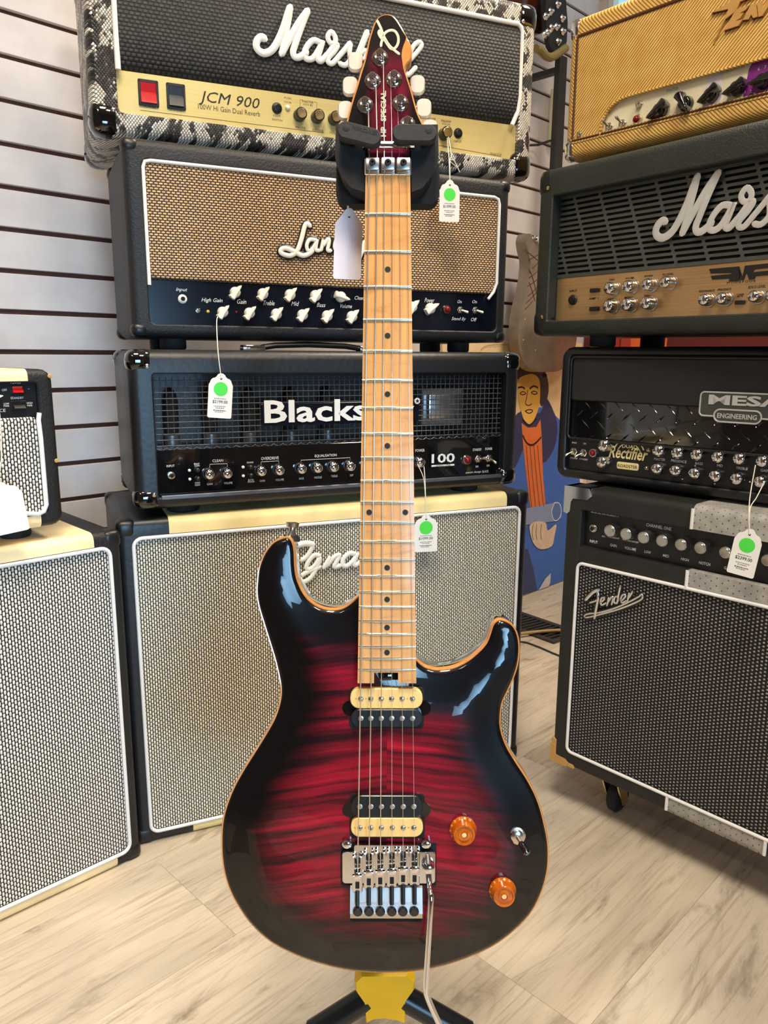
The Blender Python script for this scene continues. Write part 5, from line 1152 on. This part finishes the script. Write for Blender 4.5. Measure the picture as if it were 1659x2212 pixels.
for us, pv, nm in ((((747, 281), (805, 296)), (748, 276), 1), (((866, 287), (925, 288)), (926, 281), 0)):
    zr = 0.013
    rt = sadd('retainer_arm', gw(retainer(us, zr)), 'foam', yoke, 40)
    x, y = gpx(*pv, zr+0.0015); sadd('pivot_pin', gw(mv(gface(lathe([(0.0034, 0), (0.0034, 0.0006), (0.0028, 0.0009)], 0, 0, 0, 16)), x, y, zr+0.001)), 'rubber', rt)
    sadd('pivot_post', gw(tube([(x, y, zr-0.008), (x, y-0.004, -0.02)], 0.007, 12)), 'standblack', rt)
    if nm:
        e0, e1 = gpx(761, 278, zr), gpx(814, 292, zr); an = math.atan2(e1[1]-e0[1], e1[0]-e0[0]); Lt = math.hypot(e1[0]-e0[0], e1[1]-e0[1])
        sadd('embossed_lettering', gw(xf(gface(fit_text('HERCULES', 0, Lt, 0, 0.0034, 0, bold=0.02)), Matrix.Translation((e0[0], e0[1]-0.001, zr+0.0017)) @ Matrix.Rotation(an, 4, 'Z'))), 'standblack', rt, 0)
# mast behind the guitar, lower rest, yellow hub, three legs
mz = -0.085
sadd('mast', tube([G(0.003, yl_+0.004, -0.045), G(0.003, yl_-0.03, mz), G(0.003, -0.35, mz), G(0.003, yb_+0.05, mz), (hub.x, hub.y+0.020, hub.z-0.04)], 0.012, 14), 'standtube')
sadd('body_rest', join(tube([G(0.003, -0.60, mz), G(-0.06, -0.60, -0.075), G(-0.075, -0.60, -0.066)], 0.007, 8), tube([G(0.003, -0.60, mz), G(0.06, -0.60, -0.075), G(0.075, -0.60, -0.066)], 0.007, 8)), 'foam')
def hpx(u, v, dy=0.0): return onplane(u, v, (hub.x, hub.y+dy, 0), Vector((0, -1, 0)))
hp = [(766, 2108), (768, 2128), (786, 2153), (790, 2196), (806, 2188), (830, 2186), (858, 2190), (876, 2196), (877, 2150), (895, 2126), (896, 2108), (880, 2094), (780, 2094)]
HP_ = [hpx(u, v) for u, v in hp]
fr_ = [(p.x, hub.y-0.006, p.z) for p in HP_]; c_h = Vector((sum(p.x for p in HP_)/len(HP_), 0, sum(p.z for p in HP_)/len(HP_)))
lo = [[(c_h.x+(x-c_h.x)*0.94, y-0.003, c_h.z+(z-c_h.z)*0.97) for x, y, z in fr_], fr_, [(x, hub.y+0.03, z) for x, y, z in fr_], [(c_h.x+(x-c_h.x)*0.9, hub.y+0.045, z) for x, y, z in fr_]]
sadd('yellow_hub', loft(lo), 'yellow', None, 30)
for (u0, v0), (u1, v1), dx, dyy in (((788, 2160), (690, 2222), -0.26, -0.14), ((880, 2160), (990, 2222), 0.27, -0.14)):
    s_ = hpx(u0+(8 if u0 < 830 else -8), v0-6, 0.004); e_ = hpx(u1, v1, -0.004); d = (e_-s_); k = (s_.z-0.012)/(-d.z); foot = s_ + d*k
    foot = Vector((foot.x, foot.y, 0.0135))
    lg = sadd('leg', tube([s_, s_.lerp(foot, 0.32)], 0.0136, 14), 'standtube'); sadd('leg_tube', tube([s_.lerp(foot, 0.30), foot], 0.0114, 14), 'standtube', lg)
    sadd('rubber_foot', tube([foot + (s_-foot)*0.06, foot], [0.0140, 0.0132], 14), 'rubber', lg)
s_ = Vector((hub.x, hub.y+0.03, hub.z-0.03)); foot = Vector((hub.x, hub.y+0.27, 0.0135)); lg = sadd('leg', tube([s_, s_.lerp(foot, 0.32)], 0.0136, 14), 'standtube'); sadd('leg_tube', tube([s_.lerp(foot, 0.30), foot], 0.0114, 14), 'standtube', lg); sadd('rubber_foot', tube([foot + (s_-foot)*0.06, foot], [0.0140, 0.0132], 14), 'rubber', lg)
# ================================================================== price tags
def price_tag(label, P, n, right, size, top, hole, string_pts, price=None, card='card', blank=False, tilt=0.0, shape='scallop', name='price_tag'):
    """P: centre of the card in the place, n: its facing, size (w,h)"""
    n = Vector(n).normalized(); r = Vector(right); r = (r - n*r.dot(n)).normalized(); up = n.cross(r).normalized()
    if up.z < 0: up = -up
    Mx = Matrix(((r.x, -n.x, up.x, P.x), (r.y, -n.y, up.y, P.y), (r.z, -n.z, up.z, P.z), (0, 0, 0, 1))) @ Matrix.Rotation(tilt, 4, 'Y')
    t = thing(name, label, 'price tag', Mx, 'price tags on strings'); w, h = size[0]/2, size[1]/2
    if shape == 'scallop': half = [(0.0, h), (0.16*w, h*0.985), (0.30*w, h*0.93), (0.40*w, h*0.84), (0.52*w, h*0.79), (0.70*w, h*0.76), (0.84*w, h*0.68), (0.90*w, h*0.58), (0.98*w, h*0.50), (w, h*0.44), (w, -h*0.93), (w*0.96, -h*0.98), (w*0.88, -h)]
    else: half = [(0.14*w, h), (0.30*w, h*0.94), (0.92*w, h*0.60), (w, h*0.52), (w, -h*0.93), (w*0.95, -h*0.985), (w*0.86, -h)]
    poly = half + [(-x, z) for x, z in half[::-1] if x > 1e-6]
    c = obj('card', prism(poly, -0.0003, 0.0003), MT[card], t, 0)
    obj('eyelet', lathe([(w*0.09, 0), (w*0.09, 0.0002)], 0, h*0.76, -0.0004, 10), MT['void'], c, 0)
    if not blank:
        obj('green_dot', lathe([(w*0.58, 0), (w*0.58, 0.0002)], 0, h*0.30, -0.0004, 28), MT['green'], t, 0)
        for s_, x0, x1, z0, hh, mt in (('SPECIALIST MUSIC', -0.56, 0.50, -0.12, 0.045, 'print_black'), (price, -0.62, 0.62, -0.36, 0.16, 'print_black'), ('AMPLIFIER HEAD', -0.55, 0.55, -0.49, 0.05, 'print_grey'), ('USED', -0.3, 0.3, -0.58, 0.05, 'print_grey')):
            if s_ == 'SPECIALIST MUSIC' or s_ in ('AMPLIFIER HEAD', 'USED'): continue
            obj('lettering', fit_text(s_, x0*w, x1*w, z0*h, hh*h, -0.0005, bold=0.01), MT[mt], t, 0)
        for z0, x0, x1, mt in ((-0.13, -0.5, 0.5, 'print_grey'), (-0.47, -0.5, 0.5, 'print_grey'), (-0.55, -0.35, 0.35, 'print_grey'), (-0.66, -0.52, 0.52, 'print_black'), (-0.73, -0.4, 0.3, 'print_grey')):
            q = x0; gs = []
            while q < x1:                                         # rows too small to read: broken dashes of print
                e = min(q + random.uniform(0.05, 0.14), x1); gs.append(box(q*w, e*w, -0.0005, -0.0003, (z0-0.018)*h, (z0+0.018)*h)); q = e + 0.04
            obj('fine_print', join(*gs), MT[mt], t, 0)
    Mi = Mx.inverted()
    for sp in string_pts:
        loc = [tuple(Mi @ Vector(p)) for p in sp]; 
        if abs(loc[-1][0]) < 0.008: loc[-1] = (0.0, -0.0008, h*0.76)
        obj('string', tube(catmull(loc, False, 5), 0.00075, 6), MT['string'], t, 60)
    return t
def amp_tag(A, label, ctr, wpx, hpx_, top, price, strs, d, tilt=0.0, **k):
    P = A.M @ A.p3(*ctr, d); mp = A.mpp(*ctr, d)
    wx = abs(A.px(ctr[0]+wpx/2, ctr[1], d)[0]-A.px(ctr[0]-wpx/2, ctr[1], d)[0])
    tow = (EYE - P); tow.z = 0; nn = (A.n*0.6 + tow.normalized()*0.4).normalized()
    W_ = mp*wpx*1.02
    strs = [[A.M @ A.p3(u, v, dd) for u, v, dd in s_] for s_ in strs]
    return price_tag(label, P, nn, nn.cross(Vector((0, 0, 1))) * -1, (W_, mp*hpx_), None, None, strs, price, tilt=tilt, **k)
amp_tag(SHEAD, 'price tag reading 1099 dollars hanging from the snakeskin head', (971, 434), 47, 91, 388, '$1099.00', [[(966, 298, -0.010), (969, 330, -0.06), (970, 345, -0.085), (972, 402, -0.095)], [(969, 296, -0.010), (975, 335, -0.06), (972, 347, -0.085), (972, 402, -0.095)], [(971, 346, -0.085), (980, 345, -0.087), (984, 352, -0.088), (993, 372, -0.088)], [(971, 346, -0.085), (976, 352, -0.087), (988, 362, -0.088)]], -0.095, 0.0)
amp_tag(THEAD, 'price tag reading 2199 dollars hanging from a cream knob', (476, 855), 51, 97, 806, '$2199.00', [[(470, 684, -0.012), (468, 700, -0.05), (471, 760, -0.095), (474, 815, -0.100)]], -0.100, R(5))
amp_tag(BHEAD, 'price tag reading 1099 dollars hanging in front of the weave cabinet', (920, 1152), 49, 80, 1112, '$1099.00', [[(902, 1003, -0.010), (914, 1030, -0.02), (918, 1060, -0.025), (921, 1120, -0.028)], [(916, 1008, -0.010), (918, 1035, -0.02), (919, 1060, -0.025), (921, 1120, -0.028)]], -0.028, 0.0)
amp_tag(MHEAD, 'price tag reading 2399 dollars hanging in front of the silver weave combo', (1610, 1193), 54, 105, 1140, '$2399.00', [[(1632, 1005, -0.012), (1622, 1060, -0.07), (1618, 1100, -0.115), (1615, 1150, -0.12)], [(1652, 1040, -0.012), (1634, 1075, -0.07), (1620, 1100, -0.115), (1615, 1150, -0.12)]], -0.120, R(7))
amp_tag(LHEAD, 'blank white price tag hanging from the small head on the left cabinet', (3, 1098), 92, 116, 1040, None, [[(-4, 862, -0.012), (2, 930, -0.02), (3, 990, -0.03), (3, 1058, -0.036)], [(8, 925, -0.03), (-2, 935, -0.03), (3, 990, -0.03), (3, 1058, -0.036)]], -0.036, R(-6), blank=True)
# tag on the guitar itself, showing its back, tied to the stand yoke
zt_ = -0.036
def gpt(u, v, z): return GM @ Vector(gpx(u, v, z) + (z,))
P = gpt(752, 527, zt_); mp = (gpt(752, 477, zt_) - gpt(752, 577, zt_)).length/100
price_tag('plain lilac white price tag hanging back to front beside the maple neck', P, GN, (1, 0, 0), (mp*61, mp*154), None, None, [[gpt(751, 395, zt_-0.002), gpt(751, 432, zt_), gpt(752, 465, zt_)], [gpt(739, 434, zt_), gpt(751, 437, zt_+0.001), gpt(780, 436, zt_), gpt(772, 440, zt_), gpt(752, 440, zt_), gpt(752, 465, zt_)]], None, 'cardback', True, R(2), 'plain')

# ================================================================== things on and by the walls
# hanging guitar with a mirror finish
offg = 0.125
HG = MW @ Matrix.Translation((0, -offg, 0)); HGi = HG.inverted()
def wpx(u, v, off=offg): return onwall(u, v, off)
L_ = [(1143,508),(1137,517),(1139,540),(1144,563),(1143,591),(1139,613.6),(1132.6,641),(1127,666),(1122,696),(1121,723.6),(1123.6,751),(1132.6,778.5),(1148.6,797),(1167,803.7),(1184,803)]
q = [wpx(u, v) for u, v in L_]; ax = q[-1][0]
half = q[:-1]; polyb = catmull([(q[0][0]+0.015, q[0][1]+0.006), ] + half[1:] + [q[-1]] + [(2*ax-x, z) for x, z in half[::-1]][:-1] + [(2*ax-q[0][0]-0.015, q[0][1]+0.006), (ax+0.03, q[0][1]-0.05), (ax-0.03, q[0][1]-0.05)], True, 3)
ht = thing('hanging_guitar', 'grey brown mirror topped electric guitar with red scratch lines hung on the slatted wall', 'guitar', HG)
m, nt, b = base('smoked_mirror_top'); o_, x_, y_, z_ = coords(); setp(b, mix(noise(o_, 6, 3).step(0.35, 0.65), lin((140, 128, 114)), lin((112, 102, 92))), 0.22, 0.35)
c2 = [(ax+(x-ax)*0.94, q[-1][1]+0.16+(z-q[-1][1]-0.16)*0.94) for x, z in polyb]
bd = obj('body', loft([[(x, 0.0, z) for x, z in c2], [(x, 0.004, z) for x, z in polyb], [(x, 0.040, z) for x, z in polyb]]), m, ht, 40)
mred = flat('dark_red_line', (92, 20, 24), 0.3); gs = []
for pr in (((1140,545),(1165,565)), ((1142,562),(1165,548)), ((1150,580),(1162,566)), ((1143,600),(1162,585)), ((1140,618),(1165,600)), ((1140,640),(1165,615)), ((1136,655),(1160,630)), ((1143,610),(1155,650)), ((1150,600),(1160,640)), ((1134,668),(1150,650)), ((1142,580),(1152,605))):
    a, b2 = wpx(*pr[0]), wpx(*pr[1]); gs.append(tube([(a[0], -0.0005, a[1]), ((a[0]+b2[0])/2+0.002, -0.0005, (a[1]+b2[1])/2), (b2[0], -0.0005, b2[1])], 0.0011, 5))
obj('scratch_lines', join(*gs), mred, bd, 0)
for u, v in ((1131, 735), (1157, 757), (1134, 690)):
    a = wpx(u, v); obj('screw', lathe([(0.0035, 0), (0.002, 0.0015), (0.0003, 0.0017)], a[0], a[1], 0, 10), MT['nickel'], bd)
a = wpx(1158, 516); obj('horn_button', lathe([(0.012, 0), (0.012, 0.006), (0.008, 0.012), (0.001, 0.013)], a[0], a[1], 0.002, 16), MT['chrome'], bd)
a = wpx(1190, 806); obj('strap_peg', tube([(ax+0.01, 0.02, q[-1][1]+0.003), (ax+0.01, 0.02, q[-1][1]-0.006), (ax+0.01, 0.02, q[-1][1]-0.010), (ax+0.01, 0.02, q[-1][1]-0.018)], [0.006, 0.004, 0.008, 0.008], 10), MT['gloss'], bd)
zn0, zn1 = q[0][1]-0.06, wpx(1205, 118)[1]
xn = (wpx(1196, 300)[0] + wpx(1213, 300)[0])/2; nw = 0.024
obj('neck', loft([[(xn-nw, -0.008, zn0), (xn+nw, -0.008, zn0), (xn+nw*0.7, 0.016, zn0), (xn-nw*0.7, 0.016, zn0)], [(xn-nw*0.85, -0.008, zn1), (xn+nw*0.85, -0.008, zn1), (xn+nw*0.6, 0.014, zn1), (xn-nw*0.6, 0.014, zn1)]]), MT['black'], ht, 30)
hs = [wpx(u, v) for u, v in ((1196,118),(1186,100),(1178,60),(1176,20),(1180,-30),(1196,-60),(1214,-40),(1220,0),(1224,50),(1222,90),(1213,118))]
hd = obj('headstock', prism(hs, -0.004, 0.012), MT['rubber'], ht, 0)
for u, v in ((1180, 35), (1190, 25), (1205, 10), (1215, 40), (1184, 70), (1192, 60), (1203, 58), (1206, 90), (1216, 68), (1178, 75)):
    a = wpx(u, v, offg+0.008); obj('machine_head', join(lathe([(0.011, 0), (0.011, 0.004), (0.007, 0.008), (0.004, 0.014), (0.001, 0.015)], a[0], a[1], -0.004, 10)), MT['chrome'], hd)
# wall hook under its headstock
wk = thing('wall_hanger', 'yoke hook gripping the headstock of the mirror topped guitar', 'wall hook', MW)
a = onwall(1155, 106, offg+0.03); b2 = onwall(1222, 104, offg+0.03)
obj('padded_yoke', tube(catmull([(a[0], -offg-0.035, a[1]), (a[0]+0.015, -offg-0.035, a[1]+0.002), ((a[0]+b2[0])/2, -offg-0.030, a[1]-0.002), (b2[0], -offg-0.030, b2[1])], False, 4), 0.012, 10), flat('olive_rubber', (128, 112, 56)), wk)
obj('bracket', bbox(xn-0.015, xn+0.015, -offg-0.004, 0.0, a[1]-0.010, a[1]+0.006, 0.003, 1), MT['black'], wk)
# second hook: thin black arm crossing the gap
a = onwall(1157, 314, 0.02); b2 = onwall(1200, 301, 0.11)
hk = obj('peg_hook', tube([(a[0]-0.06, -0.012, a[1]-0.01), (a[0], -0.03, a[1]), (b2[0], -0.10, b2[1])], 0.004, 8), MT['iron']); hk.matrix_world = MW; tag(hk, 'thin dark peg hook sticking out between the snakeskin and tweed heads', 'wall hook')
a = onwall(1201, 190, 0.03); b2 = onwall(1198, 310, 0.03)
rs = obj('wall_strip', bbox(a[0]-0.006, a[0]+0.012, -0.03, -0.012, b2[1], a[1], 0.002, 1), flat('pale_yellow_strip', (226, 222, 190))); rs.matrix_world = MW; tag(rs, 'narrow pale yellow strip upright on the slatted wall beside the black neck', 'wall strip')
# body of another guitar higher up, its lower end in view
a = onwall(1150, -30, 0.06); 
pts = [(a[0]+0.10*math.cos(R(t))*1.0, a[1]+0.10*math.sin(R(t))*1.35) for t in range(0, 360, 15)]
bg = obj('hanging_guitar', loft([[(a[0]+(x-a[0])*0.92, -0.082, a[1]+(z-a[1])*0.92) for x, z in pts], [(x, -0.078, z) for x, z in pts], [(x, -0.045, z) for x, z in pts]]), flat('red_brown_lacquer', (82, 40, 22), 0.2)); bg.matrix_world = MW; tag(bg, 'red brown guitar body hung above, only its rounded lower end showing', 'guitar')
a = onwall(1178, 62, 0.05); b2 = onwall(1178, -60, 0.05)
ys = obj('wall_strip', bbox(a[0]-0.0085, a[0]+0.0085, -0.052, -0.036, a[1], b2[1], 0.002, 1), flat('lime_yellow_strip', (206, 204, 110))); ys.matrix_world = MW; tag(ys, 'lime yellow upright strip behind the chrome machine heads', 'wall strip')

# painted display board standing on the floor against the slatted wall
p0 = onz(1130, 1288, 0.0); p1 = onz(1205, 1266, 0.0)
bdir = WD.copy(); bn = Vector((bdir.y, -bdir.x, 0))
dw = (p0 - WP).dot(WN); bh = 0.90; lean = math.asin(min(0.25, (dw-0.03)/bh))
upb = Vector((-bn.x*math.sin(lean), -bn.y*math.sin(lean), math.cos(lean))); nb2 = bdir.cross(upb); nb2 = nb2 if nb2.dot(EYE-p0) > 0 else -nb2
MB = Matrix(((bdir.x, -nb2.x, upb.x, p0.x), (bdir.y, -nb2.y, upb.y, p0.y), (bdir.z, -nb2.z, upb.z, p0.z), (0, 0, 0, 1))); MBi = MB.inverted()
def bpx(u, v):
    p = MBi @ onplane(u, v, p0, nb2); return p.x, p.z
PB = thing('painted_board', 'tall painted board of a figure in blue coat and orange rollneck on the floor', 'painting', MB)
ztop_ = bpx(1130, 738)[1]; xl = -0.36; xr = bpx(1262, 900)[0]
obj('board', bbox(xl, xr, 0, 0.010, 0.002, ztop_, 0.001, 1), flat('peach_beige_paint', (236, 206, 160)), PB, 0)
LAY = [0]
def paint(name, c, pts, smooth=True, k=3):
    LAY[0] += 1; q = [bpx(u, v) for u, v in pts]; q = catmull(q, True, k) if smooth else q
    q = [(min(max(x, xl), xr), min(max(z, 0.003), ztop_)) for x, z in q]
    y = -0.00025*LAY[0]; return obj(name, prism(q, y, y+0.0002), flat('paint_' + name, c), PB, 0)
def pline(pts, w=0.0016, c=(24, 20, 26), name='ink_line'):
    LAY[0] += 0.2; q = catmull([bpx(u, v) for u, v in pts], False, 4); y = -0.00025*LAY[0]-0.0004
    return obj(name, tube([(x, y, z) for x, z in q], w, 4, False, 0.1), flat('ink', c), PB, 0)
paint('white_edge', (240, 236, 232), [(1228, 800), (1262, 800), (1262, 1270), (1232, 1270)], False)
paint('blue_coat', (62, 108, 196), [(1060, 960), (1100, 930), (1118, 900), (1128, 880), (1170, 880), (1182, 860), (1200, 898), (1222, 920), (1250, 1000), (1256, 1100), (1250, 1264), (1180, 1274), (1120, 1289), (1060, 1304)], False)
paint('navy_collar', (52, 58, 96), [(1080, 960), (1112, 900), (1128, 890), (1166, 892), (1180, 862), (1196, 890), (1204, 925), (1196, 970), (1172, 1000), (1160, 940), (1135, 960), (1112, 1010), (1086, 1012)])
paint('navy_hem', (54, 66, 112), [(1118, 1190), (1140, 1186), (1152, 1230), (1160, 1276), (1118, 1289)], False)
paint('orange_rollneck', (226, 118, 62), [(1126, 914), (1140, 924), (1158, 922), (1167, 906), (1170, 950), (1172, 1020), (1178, 1096), (1146, 1106), (1138, 1040), (1130, 970)], False)
paint('dark_hair', (64, 60, 62), [(1116, 812), (1124, 790), (1150, 786), (1175, 800), (1184, 830), (1182, 858), (1170, 878), (1164, 860), (1164, 825), (1150, 812), (1132, 812), (1120, 820)])
paint('yellow_face', (232, 182, 84), [(1119, 820), (1130, 812), (1150, 808), (1164, 820), (1166, 850), (1163, 880), (1152, 908), (1140, 917), (1130, 905), (1121, 870), (1118, 840)])
pline([(1118, 838), (1126, 836), (1133, 840)], 0.003); pline([(1143, 840), (1152, 834), (1161, 838)], 0.003)
pline([(1122, 850), (1128, 846), (1135, 850), (1128, 853), (1122, 850)]); pline([(1146, 848), (1153, 845), (1160, 849), (1153, 852), (1146, 848)])
pline([(1139, 842), (1136, 862), (1134, 872), (1141, 876), (1148, 872)]); pline([(1133, 888), (1141, 885), (1150, 887), (1142, 893), (1133, 888)]); pline([(1128, 905), (1142, 918), (1158, 904)], 0.0022)
pline([(1128, 940), (1138, 958), (1152, 960), (1168, 944)], 0.003)
for dx in (0, 8, 16, 24): pline([(1136+dx, 962), (1140+dx*1.05, 1020), (1147+dx*1.1, 1095)], 0.0009)
paint('grey_tube', (142, 156, 196), [(1116, 1102), (1196, 1086), (1210, 1090), (1212, 1118), (1196, 1126), (1116, 1136)], False)
paint('tube_mouth', (92, 116, 178), [(1196, 1086), (1206, 1087), (1211, 1103), (1206, 1120), (1196, 1124), (1190, 1106)])
pline([(1196, 1086), (1206, 1087), (1211, 1103), (1206, 1120), (1196, 1124), (1190, 1106), (1196, 1086)], 0.0018, (226, 232, 244))
paint('painted_hand', (226, 200, 180), [(1142, 1140), (1148, 1130), (1158, 1126), (1166, 1126), (1178, 1130), (1182, 1146), (1200, 1132), (1196, 1158), (1190, 1180), (1166, 1186), (1150, 1172)])
for u in (1150, 1158, 1168): pline([(u, 1132), (u-2, 1150), (u, 1166)], 0.0012)
paint('white_flap', (206, 204, 208), [(1162, 1276), (1176, 1250), (1188, 1238), (1187, 1258), (1184, 1274)], False)
pline([(1036, 756), (1050, 747), (1075, 745), (1128, 746)], 0.0008, (120, 90, 60))
# orange and red banner on the right wall behind the second stack
a = onright(1262, 780); b2 = onright(1560, 722)
BNn = thing('wall_banner', 'banner with yellow orange and red upright bands on the wall behind the dark heads', 'banner', MR)
bx0_, bz1_ = a[0], onright(1300, 716)[1]; bz0_ = bz1_ - 0.5; bw_ = 0.95
obj('cloth', bbox(bx0_, bx0_+bw_, -0.012, -0.004, bz0_, bz1_, 0.001, 1), flat('maroon_cloth', (92, 26, 22)), BNn, 0)
for u0, u1, c in ((1279, 1295, (236, 190, 40)), (1296, 1319, (232, 140, 104)), (1321, 1342, (168, 52, 34)), (1345, 1366, (176, 60, 40)), (1366, 1444, (226, 104, 50))):
    xa, xb = onright(u0, 740)[0], onright(u1, 740)[0]; obj('band', box(xa, xb, -0.0135, -0.0121, bz0_, bz1_), flat('band', c), BNn, 0)
# floor vent and a cable on the floor
v0, v1, v2, v3 = [onz(u, v, 0.0) for u, v in ((1127, 1325), (1206, 1352), (1206, 1386), (1120, 1364))]
vd = (v1-v0); L = vd.length; vd.normalize(); vn = Vector((-vd.y, vd.x, 0))
VM = Matrix(((vd.x, vn.x, 0, v0.x), (vd.y, vn.y, 0, v0.y), (0, 0, 1, 0.0), (0, 0, 0, 1)))
wv = abs((VM.inverted() @ v3).y); L2 = 0.34; xo = -0.10
vt = thing('floor_vent', 'dark grey slotted floor vent lying between the two stacks', 'floor vent', VM)
obj('frame', join(box(xo, xo+L2, -0.018, 0, 0.0005, 0.006), box(xo, xo+L2, -wv, -wv+0.018, 0.0005, 0.006), box(xo, xo+0.018, -wv+0.018, -0.018, 0.0005, 0.006), box(xo+L2-0.018, xo+L2, -wv+0.018, -0.018, 0.0005, 0.006)), MT['iron'], vt, 0)
obj('dark_duct', box(xo+0.01, xo+L2-0.01, -wv+0.01, -0.01, 0.0004, 0.0008), MT['void'], vt, 0)
n_ = 16; slm = None
for i in range(n_):
    x = xo + 0.022 + i*(L2-0.044)/n_
    g = loft([[(x, -wv+0.018, 0.001), (x+0.007, -wv+0.018, 0.001), (x+0.007, -wv+0.018, 0.005), (x, -wv+0.018, 0.005)], [(x+0.010, -0.018, 0.001), (x+0.017, -0.018, 0.001), (x+0.017, -0.018, 0.005), (x+0.010, -0.018, 0.005)]])
    obj('louvre', g, MT['iron'], vt, 0)
def cab(pts, r, label, nm='floor_cable', mt='cable'):
    P = catmull([tuple(onz(u, v, r+0.0006)) for u, v in pts], False, 6); ctr = Vector(P[0]); 
    o = obj(nm, tube([(p[0]-ctr.x, p[1]-ctr.y, p[2]) for p in P], r, 8), MT[mt], None, 60); o.location = (ctr.x, ctr.y, 0); return tag(o, label, 'cable')
c1_ = cab([(1085, 1378), (1126, 1373), (1160, 1369), (1202, 1366), (1230, 1368)], 0.0055, 'thick tan cable running across the floor vent'); c1_.location.z = 0.006
cab([(1085, 1392), (1126, 1386), (1160, 1396), (1200, 1413), (1230, 1424)], 0.0025, 'thin dark cable trailing over the floor in front of the vent', 'floor_cable', 'iron')
